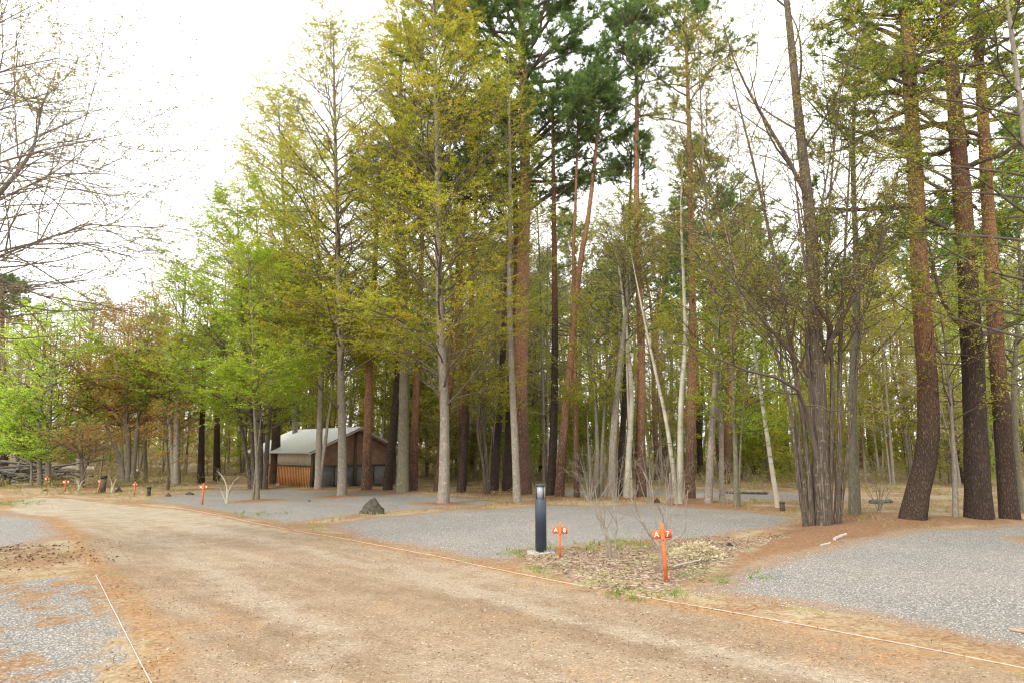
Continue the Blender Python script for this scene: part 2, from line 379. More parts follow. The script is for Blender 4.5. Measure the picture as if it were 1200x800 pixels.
def ground_material():
    m, t = new_mat('ground cover'); n = NT(t)
    geo = n.n('NewGeometry'); P = geo.outputs['Position']
    A = lambda nm: n.n('Attribute', attribute_name=nm).outputs['Fac']
    big = n.noise(P, .55, 5, .6); med = n.noise(P, 2.3, 5, .62); fine = n.noise(P, 22, 4, .7); vfine = n.noise(P, 70, 3, .7)
    c0 = lambda v, k: n.math('MULTIPLY', n.math('SUBTRACT', v, .5), k)
    wob = n.math('ADD', c0(med, 1.5), c0(fine, .5))
    # bare dirt of the road
    mp = n.n('Mapping', vector_type='TEXTURE', i_0=P); mp.inputs['Rotation'].default_value = (0, 0, math.radians(44)); mp.inputs['Scale'].default_value = (1.0, 7.0, 1)
    track = n.noise(mp.outputs[0], 1.6, 4, .6)
    dirt = n.ramp(n.math('ADD', n.math('MULTIPLY', track, .6), n.math('MULTIPLY', med, .4)), [(.30, (.175, .122, .076)), (.48, (.24, .175, .115)), (.62, (.30, .24, .17)), (.74, (.34, .295, .23))])
    orange = n.ramp(fine, [(.3, (.15, .075, .032)), (.5, (.265, .145, .062)), (.72, (.37, .235, .12))])
    omask = n.smooth(n.math('ADD', n.math('ADD', c0(med, .9), c0(big, 1.1)), c0(fine, .7)), .0, .42)
    near = n.smooth(n.n('SeparateXYZ', i_0=P).outputs[1], 17, 6)
    dirt = n.mix(n.math('MULTIPLY', omask, n.math('ADD', .30, n.math('MULTIPLY', near, .65))), dirt, orange)
    farm = n.smooth(n.n('SeparateXYZ', i_0=P).outputs[1], 8, 20)
    dirt = n.mix(n.math('MULTIPLY', farm, .6), dirt, n.ramp(med, [(.3, (.27, .235, .17)), (.7, (.40, .365, .285))]))
    sr = n.math('ADD', A('s_road'), c0(big, .5))                     # two worn wheel lines
    wl = n.math('MAXIMUM', n.smooth(n.math('ABSOLUTE', n.math('SUBTRACT', sr, 1.15)), .42, .05), n.smooth(n.math('ABSOLUTE', n.math('SUBTRACT', sr, 2.75)), .42, .05))
    wl = n.math('MULTIPLY', wl, n.smooth(n.math('ADD', med, c0(track, .8)), .34, .58))
    dirt = n.mix(n.math('MULTIPLY', wl, .42), dirt, n.ramp(fine, [(.3, (.26, .215, .16)), (.7, (.38, .335, .27))]))
    vo = n.n('TexVoronoi'); n.set(vo.inputs['Vector'], P); vo.inputs['Scale'].default_value = 55
    vcol = n.n('SeparateColor', i_0=vo.outputs['Color'])
    grit = n.ramp(vcol.outputs[0], [(.0, (.40, .37, .34)), (.05, (.78, .75, .71)), (.15, (.95, .94, .93)), (.5, (1.0, 1.0, 1.0)), (.88, (1.08, 1.07, 1.05)), (.96, (1.5, 1.5, 1.47))])
    dirt = n.mix(.8, dirt, grit, 'MULTIPLY')
    dirt = n.mix(.75, dirt, n.ramp(vfine, [(.32, (.52, .49, .46)), (.52, (1.0, 1.0, 1.0)), (.66, (1.22, 1.22, 1.2))]), 'MULTIPLY')
    # grey gravel
    v2 = n.n('TexVoronoi'); n.set(v2.inputs['Vector'], P); v2.inputs['Scale'].default_value = 52
    v3 = n.n('TexVoronoi'); n.set(v3.inputs['Vector'], P); v3.inputs['Scale'].default_value = 110
    gc = n.n('SeparateColor', i_0=v2.outputs['Color']); gc3 = n.n('SeparateColor', i_0=v3.outputs['Color'])
    gv = n.math('ADD', n.math('MULTIPLY', gc.outputs[0], .55), n.math('MULTIPLY', gc3.outputs[1], .45))
    grav = n.ramp(gv, [(.12, (.105, .096, .084)), (.40, (.265, .243, .213)), (.70, (.385, .355, .315)), (.90, (.56, .525, .47))])
    grav = n.mix(n.smooth(v2.outputs['Distance'], .35, .62), grav, (.15, .143, .133))
    grav = n.mix(n.math('MULTIPLY', n.smooth(big, .38, .7), .35), grav, n.mix(.5, grav, (.40, .34, .27)))
    sp = n.smooth(n.math('ADD', n.math('ADD', c0(fine, 1.0), c0(big, 1.0)), n.smooth(n.math('MAXIMUM', A('s_grav'), n.math('ADD', A('s_patch'), 1.0)), 1.2, .0)), .55, .92)
    grav = n.mix(n.math('MULTIPLY', sp, .55), grav, orange)
    # forest floor
    floor = n.ramp(fine, [(.28, (.11, .06, .035)), (.5, (.23, .14, .075)), (.72, (.34, .24, .14))])
    pale = n.ramp(fine, [(.28, (.19, .145, .075)), (.5, (.31, .24, .145)), (.72, (.41, .345, .235))])
    floor = n.mix(n.smooth(n.math('ADD', big, c0(med, .6)), .42, .62), floor, pale)
    green = n.ramp(vfine, [(.3, (.10, .13, .03)), (.7, (.27, .28, .08))])
    floor = n.mix(n.math('MULTIPLY', n.smooth(n.noise(P, .9, 4), .55, .72), .5), floor, green)
    # leafy bed
    v4 = n.n('TexVoronoi'); n.set(v4.inputs['Vector'], P); v4.inputs['Scale'].default_value = 26
    lc = n.n('SeparateColor', i_0=v4.outputs['Color'])
    bed = n.ramp(lc.outputs[0], [(0, (.09, .055, .035)), (.4, (.20, .13, .088)), (.75, (.31, .23, .165)), (1, (.40, .34, .25))])
    bed = n.mix(n.smooth(med, .5, .66), bed, n.mix(.5, green, pale))
    needle = n.ramp(fine, [(.28, (.11, .058, .03)), (.5, (.205, .112, .06)), (.74, (.31, .19, .11))])
    col = floor
    col = n.mix(n.smooth(n.math('ADD', A('s_need'), wob), -.15, .25), col, needle)
    col = n.mix(n.smooth(n.math('ADD', A('s_road'), n.math('MULTIPLY', wob, .6)), -.10, .28), col, dirt)
    gm = n.smooth(n.math('ADD', A('s_grav'), n.math('MULTIPLY', wob, .8)), -.05, .22)
    pm = n.smooth(n.math('ADD', n.math('MULTIPLY', n.math('MINIMUM', A('s_patch'), .25), .9), n.math('ADD', c0(big, 1.6), wob)), .02, .22)
    rm = n.math('MULTIPLY', n.math('MULTIPLY', n.smooth(n.math('ADD', c0(track, 1.6), c0(med, 1.0)), .26, .46), near), .8)
    rm = n.math('MULTIPLY', rm, n.smooth(A('s_road'), -.2, .1))
    gm = n.math('MAXIMUM', gm, n.math('MAXIMUM', pm, rm))
    col = n.mix(gm, col, grav)
    rim = n.smooth(n.math('ABSOLUTE', n.math('ADD', A('s_road'), c0(med, .5))), .26, .03)      # needles gather along the rope
    col = n.mix(n.math('MULTIPLY', rim, n.math('MULTIPLY', n.smooth(med, .36, .56), .8)), col, orange)
    col = n.mix(n.smooth(n.math('ADD', A('s_bed'), n.math('MULTIPLY', wob, .7)), -.02, .22), col, bed)
    hgt = n.math('ADD', n.math('MULTIPLY', vfine, .35), n.math('MULTIPLY', fine, .6))
    hgt = n.math('ADD', hgt, n.math('MULTIPLY', n.math('MULTIPLY', n.math('SUBTRACT', .6, v2.outputs['Distance']), 1.6), gm))
    n.bsdf(col, .97, hgt, .55, .018, .12); return m
M_GROUND = ground_material()

def ground_sheets():
    ny, nx = GX.shape; idx = np.arange(nx*ny).reshape(ny, nx)
    quads = np.stack([idx[:-1, :-1], idx[:-1, 1:], idx[1:, 1:], idx[1:, :-1]], -1).reshape(-1, 4)
    V = np.stack([GX, GY, GZ], -1).reshape(-1, 3)
    att = dict(s_road=s_road, s_grav=s_grav, s_patch=s_patch, s_bed=s_bed, s_need=s_need)
    cls = np.zeros(len(quads), int)
    cen = lambda s: s.ravel()[quads].mean(1)
    cls[cen(s_road) > 0] = 1
    for k, s in enumerate(s_pads): cls[cen(s) > 0.05] = 2+k
    cls[cen(s_bed) > 0.05] = 0
    names = ['ground', 'road'] + ['gravel_ground']*len(PADS)
    for c, nm in enumerate(names):
        q = quads[cls == c]
        u, inv = np.unique(q, return_inverse=True)
        me = mesh_from(nm, V[u], [inv.reshape(-1, 4)], [M_GROUND])
        for k, s in att.items():
            a = me.attributes.new(k, 'FLOAT', 'POINT'); a.data.foreach_set('value', np.clip(s.ravel()[u], -5, 5).astype(np.float32))
        o = link(nm, me); tag(o, kind='structure')
ground_sheets()

# ------------------------------------------------------------------ trees
def stems_from(specs, D):
    """pixel polylines -> world polylines at distance D (the first point on the ground)"""
    out = []
    for pts in specs:
        out.append([at_depth(p[0], p[1], D + (p[2] if len(p) > 2 else 0)) for p in pts])
    return out

def put_tree(name, base, wood, leaves, bark, twig, leafm, label, group=None, crown='crown', cat='tree'):
    root = empty(name, base); tag(root, label, cat, group)
    vs = []; fs = []; mi = []; o = 0
    for (v, f, k) in wood:
        vs.append(v); fs.append(f+o); mi.append(np.full(len(f), k)); o += len(v)
    me = mesh_from('trunk', np.concatenate(vs), [np.concatenate(fs)], [bark, twig], midx=np.concatenate(mi))
    link('trunk', me, root)
    if leaves is not None:
        v, f, t = leaves
        link(crown, mesh_from(crown, v, [f], [leafm], tint=t, smooth=False), root)
    return root

def trunk_arrays(stems, radii, n, taper=0.12, flare=0.22):
    P = np.stack([smooth_poly(s, n) for s in stems]); R = []
    s = np.linspace(0, 1, n)
    for r, st in zip(radii, stems):
        H = np.linalg.norm(st[-1]-st[0])
        R.append(r*((1-s)**0.8*(1-taper)+taper)*(1+flare*np.exp(-s*H/0.35)))
    P[:, 0, 2] -= 0.15
    return P, np.array(R)

def leafy(seed, stems, radii, lo, Lmax, n1=34, n2=7, n3=6, nl=20, leaf=.055, ang=(45, 80), up=.35, limbs=(), limb_r=.05,
          flat=.6, prof=((0, .75), (.22, 1), (.65, .85), (1, .32)), sides=12, twl=.55, bare=0.0, spread=.022, droop=.15, twr=.78):
    g = np.random.default_rng(seed)
    n = 26; P, R = trunk_arrays(stems, radii, n)
    wood = []
    v, f = hero_tubes(g, P, R, sides); wood.append((v, f, 0))
    H = P[:, -1, 2].max()
    # first order limbs
    tlo = np.array([np.interp(lo, p[:, 2], np.linspace(0, 1, n)) for p in P])
    m = len(P); per = max(3, n1 // m)
    pi, t, pos, d, rad = sprout(g, P, R, per, 0, 1, ang, 0)
    t = tlo[pi] + (1-tlo[pi])*t*.985; pos, tan, rad = sample(P, R, pi, t)
    az = np.arange(len(pi))*2.4 + g.uniform(0, .8, len(pi)) ; a = np.radians(np.interp(t, [0, 1], [ang[1], ang[0]]) + g.normal(0, 7, len(pi)))
    hd = np.stack([np.cos(az), np.sin(az), 0*az], -1); d = nrm(hd*np.sin(a)[:, None] + tan*np.cos(a)[:, None])
    u = np.clip((pos[:, 2]-lo)/(H-lo), 0, 1)
    L = Lmax*np.interp(u, [p[0] for p in prof], [p[1] for p in prof])*g.uniform(.65, 1.12, len(pi))
    r0 = np.minimum(rad*.45, .007+.009*L)
    P1, R1 = grow(g, pos, d, L, r0, .006, 9, up, .28)
    if len(limbs):
        PL = np.stack([smooth_poly(l, 9) for l in limbs]); s = np.linspace(0, 1, 9)
        RL = np.stack([limb_r*np.ones(9)*(1-s*.93)]*len(limbs))
        vv, ff = tubes(PL, RL, 8); wood.append((vv, ff, 1))
        P1 = np.concatenate([P1, PL]); R1 = np.concatenate([R1, RL])
    v, f = tubes(P1[:len(pi)], R1[:len(pi)], 6); wood.append((v, f, 1))
    # second order
    pi2, t2, pos, d, rad = sprout(g, P1, R1, n2, .18, .98, (28, 62), flat)
    L1 = np.linalg.norm(P1[:, -1]-P1[:, 0], axis=1)
    L2 = (.22+.38*(1-t2))*L1[pi2]*g.uniform(.7, 1.15, len(pi2)) + .15
    d[:, 2] *= (1-.45*flat); d = nrm(d)
    P2, R2 = grow(g, pos, d, L2, np.minimum(rad*.7, (.004+.007*L2)*(.3+.7*twr)), .003*twr, 6, up*.45, .3)
    v, f = tubes(P2, R2, 4); wood.append((v, f, 1))
    # twigs
    P12 = P2; pi3, t3, pos, d, rad = sprout(g, P2, R2, n3, .15, 1.0, (25, 60), flat)
    L3 = twl*g.uniform(.5, 1.15, len(pi3))*np.clip(L2[pi3], .5, 1.4)
    d[:, 2] *= (1-.5*flat); d = nrm(d)
    P3, R3 = grow(g, pos, d, L3, np.minimum(rad*.8, .005*twr), .0022*twr, 4, up*.2, .3)
    v, f = tubes(P3, R3, 3); wood.append((v, f, 1))
    if nl <= 0: return wood, None
    tt = np.clip(g.uniform(.12, .88, len(P1))[pi2[pi3]]*.45 + g.uniform(0, .55, len(pi2))[pi3], 0, 1)
    keep = np.ones(len(P3), bool)
    if bare > 0:                           # upper crown not yet in leaf
        zf = (P3[:, 0, 2]-lo)/(H-lo); keep = g.uniform(0, 1, len(P3)) > bare*np.clip(zf*1.5-.2, 0, 1)
    return wood, leaf_quads(g, P3[keep], nl, leaf, spread=spread, tint=tt[keep], droop=droop)

def piney(seed, stems, radii, lo, Lmax, n1=30, n2=6, n3=5, per=3, K=12, nL=.18, nw=.022, stubs=8, sides=14, stub_lo=None, limbs=(), limb_r=.07,
          prof=((0, .55), (.25, 1), (.6, .85), (1, .3)), ang=(45, 88)):
    g = np.random.default_rng(seed); n = 28
    P, R = trunk_arrays(stems, radii, n, .25, .18); wood = []
    v, f = hero_tubes(g, P, R, sides); wood.append((v, f, 0)); H = P[:, -1, 2].max()
    tlo = np.array([np.interp(lo, p[:, 2], np.linspace(0, 1, n)) for p in P]); m = len(P); per1 = max(4, n1//m)
    pi = np.repeat(np.arange(m), per1); t = tlo[pi]+(1-tlo[pi])*np.sqrt((np.tile(np.arange(per1), m)+g.uniform(0, 1, m*per1))/per1)*.99
    pos, tan, rad = sample(P, R, pi, t); az = np.arange(len(pi))*2.4+g.uniform(0, 1.4, len(pi))
    u = np.clip((pos[:, 2]-lo)/(H-lo), 0, 1); a = np.radians(np.interp(u, [0, 1], [ang[1], ang[0]])+g.normal(0, 8, len(pi)))
    d = nrm(np.stack([np.cos(az), np.sin(az), 0*az], -1)*np.sin(a)[:, None]+tan*np.cos(a)[:, None])
    L = Lmax*np.interp(u, [p[0] for p in prof], [p[1] for p in prof])*g.uniform(.5, 1.1, len(pi))
    P1, R1 = grow(g, pos, d, L, np.minimum(rad*.5, .015+.016*L), .01, 9, .25, .42)
    if len(limbs):
        PL = np.stack([smooth_poly(l, 9) for l in limbs]); s = np.linspace(0, 1, 9)
        RL = np.stack([limb_r*(1-s*.8)]*len(limbs)); P1 = np.concatenate([P1, PL]); R1 = np.concatenate([R1, RL])
    v, f = tubes(P1, R1, 6); wood.append((v, f, 1))
    pi2, t2, pos, d, rad = sprout(g, P1, R1, n2, .3, 1, (30, 70), .5); L1 = np.linalg.norm(P1[:, -1]-P1[:, 0], axis=1)
    L2 = (.18+.3*(1-t2))*L1[pi2]*g.uniform(.7, 1.2, len(pi2))+.15
    P2, R2 = grow(g, pos, d, L2, np.minimum(rad*.6, .015), .006, 5, .35, .35)
    v, f = tubes(P2, R2, 4); wood.append((v, f, 1))
    pi3, t3, pos, d, rad = sprout(g, P2, R2, n3, .25, 1, (20, 60), .4)
    P3, R3 = grow(g, pos, d, g.uniform(.2, .45, len(pi3)), np.full(len(pi3), .006), .004, 3, .4, .2)
    v, f = tubes(P3, R3, 3); wood.append((v, f, 1))
    if stubs:                              # dead snags below the crown
        s0 = lo*.35 if stub_lo is None else stub_lo
        ts = np.interp(g.uniform(s0, lo*1.1, stubs), P[0, :, 2], np.linspace(0, 1, n)); ps, tn, rd = sample(P, R, np.zeros(stubs, int), ts)
        az = g.uniform(0, 6.28, stubs); d = nrm(np.stack([np.cos(az), np.sin(az), g.uniform(-.1, .35, stubs)], -1))
        PS, RS = grow(g, ps, d, g.uniform(.3, 1.7, stubs), np.full(stubs, .022), .006, 6, .1, .45)
        v, f = tubes(PS, RS, 5); wood.append((v, f, 1))
        q, _, pos, d, rad = sprout(g, PS, RS, 3, .3, 1, (30, 70), .2); PT, RT = grow(g, pos, d, g.uniform(.15, .6, len(q)), np.full(len(q), .008), .003, 4, .05, .4)
        v, f = tubes(PT, RT, 3); wood.append((v, f, 1))
    return wood, needles(g, P3, per, K, nL, nw)

def local(stems, base): return [[p-base for p in s] for s in stems]

TREES = []
def tree(kind, specs, w, lo_px, Lmax, label, name=None, D=None, pal='olive', bark='grey', twig='dark', limbs=(), seed=0, **kw):
    b0 = specs[0][0]; base = at(b0[0], b0[1]) if D is None else None
    if D is None: D = base[1]
    else:
        base = at_depth(b0[0], 500, D); base[2] = float(gz(base[0], D))
    base[2] = float(gz(base[0], base[1]))
    st = stems_from(specs, D)
    for s in st: s[0][2] = float(gz(s[0][0], s[0][1]))
    st = local(st, base); lb = local(stems_from(limbs, D), base) if len(limbs) else ()
    ws = w if isinstance(w, (list, tuple)) else [w]*len(specs)
    rr = [x*D/F/2 for x in ws]
    lo = at_depth(600, lo_px, D)[2]-base[2]
    if kind == 'pine':
        wood, lv = piney(seed, st, rr, lo, Lmax, limbs=lb, **kw); m = LEAF[pal if pal in ('pine', 'larch') else 'pine']
        r = put_tree(name or 'pine_tree', base, wood, lv, BARK[bark], TWIG[twig], m, label)
    else:
        wood, lv = leafy(seed, st, rr, lo, Lmax, limbs=lb, **kw)
        r = put_tree(name or 'tree', base, wood, lv, BARK[bark], TWIG[twig], LEAF[pal], label)
    TREES.append((base[0], base[1])); return r

# --- right side
tree('leaf', [[(966, 617), (962, 560), (961, 500), (957, 420), (953, 330), (948, 250), (937, 150), (928, 60), (915, -60), (905, -160)],
              [(952, 617), (946, 540), (938, 470), (922, 380), (905, 290), (880, 180), (850, 60)],
              [(944, 615), (934, 550), (926, 480), (905, 400), (880, 320), (848, 220)],
              [(960, 612), (956, 540), (950, 460), (946, 380), (960, 260), (985, 120)],
              [(980, 616), (983, 540), (984, 460), (986, 380), (992, 260), (1000, 120)],
              [(982, 614), (992, 540), (1000, 470), (1010, 380), (1035, 270), (1065, 150)],
              [(971, 612), (974, 520), (975, 430), (968, 330), (975, 200), (990, 60)],
              [(948, 612), (940, 560), (934, 500), (925, 440), (915, 380)]],
     [19, 7, 5, 6, 6.5, 4.5, 6, 5], 440, 3.0, 'large many-stemmed tree with furrowed trunk cluster at the corner of the gravel pitch', pal='sprig', bark='brown', seed=11,
     limbs=[[(963, 535), (948, 440), (912, 398, -.6), (867, 340, -1), (835, 285, -1.3), (805, 215, -1.5)],
            [(962, 560), (945, 480, -.3), (925, 448, -.8), (870, 432, -1.2), (800, 402, -1.6), (770, 400, -1.8)],
            [(967, 425), (976, 395, -.4), (1000, 350, -.8), (1025, 310, -1.1), (1045, 250, -1.3), (1062, 215, -1.5)],
            [(970, 410), (974, 385, -.4), (955, 352, -.8), (942, 300, -1.1), (934, 230, -1.3), (925, 150, -1.5)],
            [(955, 250), (925, 190, -.3), (890, 130, -.5), (860, 70, -.8), (840, 0, -1)]], limb_r=.06,
     n1=112, n2=7, n3=6, nl=9, leaf=.042, ang=(28, 62), flat=.55, sides=14, up=.2, spread=.04)
tree('pine', [[(1068, 611), (1075, 580), (1083, 552), (1089, 512), (1088, 456), (1084, 399), (1079, 330), (1075, 240), (1071, 170), (1064, 60), (1058, -60), (1052, -220)]], 24, 260, 3.6,
     'tall red pine whose thick trunk bows at the base beside the gravel', bark='pine', seed=21, n1=50, n2=7, n3=5, pal='larch', stubs=14, stub_lo=3.2, sides=24,
     limbs=[[(1068, 55), (1040, 38), (990, 22), (965, 30)], [(1072, 150), (1020, 155), (990, 175), (960, 180)], [(1073, 240), (1010, 246), (960, 244), (930, 246)], [(1070, 105), (1010, 112), (985, 120)]])
tree('pine', [[(1148, 612), (1145, 540), (1141, 450), (1137, 390), (1132, 300), (1126, 220), (1118, 120), (1108, 0), (1098, -200)]], 26, 300, 3.6,
     'thickest dark pine with straight scaly trunk near the right edge', bark='darkpine', seed=22, n1=60, n2=7, n3=5, pal='larch', stubs=16, stub_lo=3, sides=18,
     limbs=[[(1134, 385), (1115, 370, -.6), (1100, 340, -1), (1092, 300, -1.3), (1085, 280, -1.5)], [(1128, 285), (1100, 262), (1060, 250), (1030, 254)], [(1139, 395), (1165, 388), (1200, 375), (1225, 365)]])
tree('pine', [[(1183, 610), (1177, 540), (1172, 470), (1166, 390), (1161, 300), (1157, 230), (1151, 120), (1143, 0), (1134, -180)]], 19, 310, 3.4,
     'reddish pine leaning slightly left, outermost of the big right-hand pines', bark='pine', seed=23, n1=56, n2=7, n3=5, pal='larch', stubs=10, sides=16)
tree('leaf', [[(1001, 604), (1000, 540), (998, 480), (1001, 420), (1004, 330), (1000, 200), (1003, 60)]], 12, 400, 2.0,
     'smooth grey trunk standing just behind the many-stemmed tree', bark='olivebark', pal='olive', seed=24, n1=26, nl=8, leaf=.05)
tree('leaf', [[(1120, 611), (1119, 560), (1117, 515), (1112, 440), (1100, 350)]], 6, 520, 1.6, 'thin grey sapling between the bowed pine and the thickest pine', bark='grey', pal='olive', seed=25, n1=16, n2=5, n3=5, nl=9, leaf=.05, name='sapling')
tree('leaf', [[(1196, 600), (1190, 520), (1188, 450), (1195, 330), (1190, 200)]], 8, 470, 2.6, 'mossy young tree at the right edge behind the outermost pine', bark='olivebark', pal='green', seed=26, n1=30, nl=10, leaf=.055, D=17.5)
tree('leaf', [[(1240, 640), (1238, 520), (1225, 380), (1205, 200), (1180, 0), (1160, -100)]], 13, 420, 3.4, 'leafy tree just outside the frame whose olive sprays reach across the big pines', bark='grey', pal='olive', seed=27, n1=58, n2=8, n3=7, nl=15, leaf=.034, twr=.45, up=.05, ang=(55, 85), D=12.0)
tree('leaf', [[(912, 596), (904, 545), (896, 490), (889, 445), (882, 400), (868, 340), (850, 270)]], 5.5, 430, 1.7, 'slender white birch leaning left beside a short dark post', name='birch_tree', bark='birch', pal='pale', seed=28, n1=20, nl=6, leaf=.05)
tree('leaf', [[(863, 594), (862, 540), (860, 480), (857, 400), (853, 330)], [(866, 594), (867, 540), (872, 470), (880, 410)]], [6, 3], 520, 1.7, 'dark thin young tree full of fresh green leaves left of the leaning birch', bark='olivebark', pal='green', seed=29, n1=30, n2=6, nl=12, leaf=.06)
tree('leaf', [[(830, 591), (833, 530), (836, 480), (841, 400), (850, 300)]], 9, 450, 2.0, 'grey-stemmed young tree right of the twin-stemmed birch', bark='grey', pal='olive', seed=30, n1=24, nl=8, leaf=.06)
tree('pine', [[(809, 586), (810, 500), (812, 400), (811, 300), (809, 200), (806, 100), (803, 20)]], 11, 190, 2.6, 'slim red pine immediately right of the twin-stemmed birch', bark='redpine', seed=31, n1=24, n2=5, n3=4, stubs=14, stub_lo=4)
tree('leaf', [[(796, 591), (797, 530), (798, 470), (803, 400), (801, 330), (798, 250), (800, 180)], [(793, 591), (788, 545), (780, 490), (769, 440), (756, 380), (746, 330), (738, 290)]], [7.5, 5.5], 330, 1.7,
     'white birch with two stems parting in a V', name='birch_tree', bark='birch', pal='pale', seed=32, n1=26, nl=6, leaf=.05)
tree('pine', [[(752, 584), (751, 500), (752, 420), (749, 340), (746, 270), (746, 180), (746, 90), (743, 20)]], 11, 150, 2.3, 'tall red pine with a narrow green top behind the sapling shrubs', bark='redpine', seed=33, n1=34, n2=6, n3=4, stubs=18, stub_lo=5)
tree('leaf', [[(734, 585), (737, 530), (740, 470), (737, 420), (732, 370), (726, 320), (715, 270)], [(737, 470), (734, 400), (738, 340), (736, 270)]], [7.5, 3], 360, 1.8, 'pale crooked birch with patchy bark left of the narrow-topped pine', name='birch_tree', bark='birch', pal='pale', seed=34, n1=24, nl=6, leaf=.05)
tree('pine', [[(725, 582), (729, 520), (733, 450), (735, 360), (738, 260), (740, 170)]], 7.5, 260, 2.0, 'thin dark pine hidden partly by the crooked pale birch', bark='darkpine', seed=35, n1=18, n2=5, n3=4)
tree('leaf', [[(717, 585), (718, 530), (722, 470), (729, 410), (735, 330), (730, 240)]], 10, 420, 2.1, 'grey tree with smooth stem left of the crooked pale birch', bark='grey', pal='olive', seed=36, n1=24, nl=9, leaf=.06)
tree('leaf', [[(699, 585), (700, 530), (698, 470), (694, 420), (688, 360)], [(704, 585), (706, 520), (710, 460), (716, 400)], [(695, 585), (690, 530), (688, 480)]], [6, 5, 4], 470, 1.7, 'cluster of three thin dark stems between the forked pine and the grey tree', bark='olivebark', pal='olive', seed=37, n1=30, n2=6, nl=9, leaf=.06)
tree('leaf', [[(846, 590), (845, 520), (842, 440), (836, 340), (828, 240), (822, 140), (818, 40)]], 6, 360, 3.0, 'slender bronze-budded tree between the twin-stemmed birch and the many-stemmed tree', bark='grey', pal='sprig', twig='mid', seed=38, n1=54, n2=7, n3=6, nl=8, leaf=.05, ang=(40, 75))
# --- centre
tree('pine', [[(655, 583), (659, 530), (664, 470), (669, 420), (673, 370), (680, 310), (690, 250), (698, 180), (703, 120)], [(673, 375), (672, 310), (674, 250), (676, 180), (678, 120)]], [10.5, 6.5], 210, 2.4,
     'orange-barked pine that forks into two upper trunks', bark='redpine', seed=41, n1=28, n2=6, n3=4, stubs=14, stub_lo=5)
tree('pine', [[(645, 582), (648, 520), (650, 440), (650, 350), (649, 260), (648, 170), (648, 110)]], 10, 250, 2.6, 'dark straight pine just left of the forked orange pine', bark='darkpine', seed=42, n1=24, n2=6, n3=4, stubs=16, stub_lo=4)
tree('pine', [[(613, 579), (611, 520), (609, 460), (611, 390), (613, 300), (615, 220), (614, 140), (612, 60), (611, -20), (612, -110)]], 19, 230, 5.6, 'biggest red pine with broad dark green crown in the middle of the row', bark='redpine', seed=43, n1=76, n2=10, n3=7, K=15, per=3, nL=.24, nw=.026, stubs=16, stub_lo=6, sides=18, limb_r=.1,
     limbs=[[(612, 180), (645, 150), (680, 120), (715, 95), (745, 85)], [(612, 215), (650, 180), (690, 160), (725, 140)], [(613, 250), (650, 225), (690, 205), (720, 200)], [(612, 60), (600, 30), (590, 0), (575, -30)], [(612, 150), (580, 120), (560, 90), (540, 70)], [(612, 90), (650, 55), (680, 30), (720, 5)], [(611, 95), (580, 60), (560, 30), (535, 10)], [(612, 120), (570, 125), (530, 130), (500, 125)]])
tree('pine', [[(596, 577), (598, 520), (600, 460), (605, 380), (606, 300), (603, 220), (600, 150)]], 14, 240, 2.6, 'dark-footed pine half hidden behind the biggest red pine', bark='darkpine', seed=44, n1=24, n2=6, n3=4, stubs=8)
tree('leaf', [[(606, 589), (604, 540), (602, 490), (599, 420), (597, 330), (598, 240), (596, 60)]], 9, 400, 2.2, 'slim grey tree in front of the biggest red pine', bark='grey', pal='olive', twig='olive', seed=45, n1=30, n2=7, n3=6, nl=9, leaf=.05)
tree('pine', [[(579, 576), (583, 520), (588, 450), (591, 380), (595, 290), (598, 220)]], 9.5, 300, 2.2, 'thin dark leaning pine left of the biggest red pine', bark='darkpine', seed=46, n1=20, n2=5, n3=4)
tree('leaf', [[(570, 579), (566, 540), (560, 505), (563, 470), (557, 420)], [(572, 579), (570, 530), (566, 490), (575, 440)], [(573, 579), (575, 530), (580, 480)]], [5, 4, 3], 500, 1.5, 'dark multi-stemmed bushy tree between two pines in the middle', bark='brown', pal='olive', seed=47, n1=27, n2=6, nl=9, leaf=.06)
tree('pine', [[(540, 577), (543, 530), (546, 470), (550, 410), (553, 340), (556, 280), (560, 200)]], 10, 290, 2.4, 'dark-based pine with orange upper trunk right of the pale grey trunk', bark='pine', seed=48, n1=22, n2=6, n3=4, stubs=12, stub_lo=4)
tree('leaf', [[(520, 590), (521, 540), (521, 490), (519, 430), (516, 370), (514, 300), (513, 220), (511, 130), (509, 40), (507, -40)]], 12, 470, 3.9, 'tall pale grey tree with wide golden olive crown in front of the pines', bark='grey', pal='gold', twig='mid', seed=49, sides=16, limb_r=.028,
     limbs=[[(517, 470), (495, 430, -.4), (455, 385, -.9), (415, 350, -1.3)], [(520, 478), (550, 445, -.4), (578, 400, -.8), (596, 330, -1)], [(517, 440), (480, 415, .4), (440, 400, .8), (400, 395, 1)]],
     n1=92, n2=8, n3=9, nl=27, leaf=.052, bare=.35, ang=(34, 66), up=.2)
tree('pine', [[(512, 577), (518, 520), (527, 450), (535, 380), (540, 310), (545, 230), (548, 150)]], 9.5, 240, 2.6, 'orange pine leaning right behind the pale grey trunk', bark='redpine', seed=50, n1=24, n2=6, n3=4, stubs=10)
tree('pine', [[(484, 577), (486, 520), (488, 460), (491, 390), (494, 300), (497, 200)]], 10, 260, 2.4, 'narrow orange pine between the grey trunks', bark='redpine', seed=51, n1=22, n2=5, n3=4)
tree('leaf', [[(472, 578), (473, 520), (474, 450), (473, 370), (472, 280), (470, 180), (469, 40)]], 14, 440, 4.0, 'stout grey tree with olive crown beside the narrow orange pine', bark='olivebark', pal='gold', twig='mid', ang=(36, 68), up=.25, seed=52, n1=72, n2=8, n3=9, nl=25, leaf=.056, bare=.2)
tree('pine', [[(454, 575), (458, 530), (464, 470), (468, 400), (470, 320), (473, 230)]], 10.5, 290, 2.3, 'dark pine leaning right beside the end of the shed', bark='darkpine', seed=53, n1=20, n2=5, n3=4)
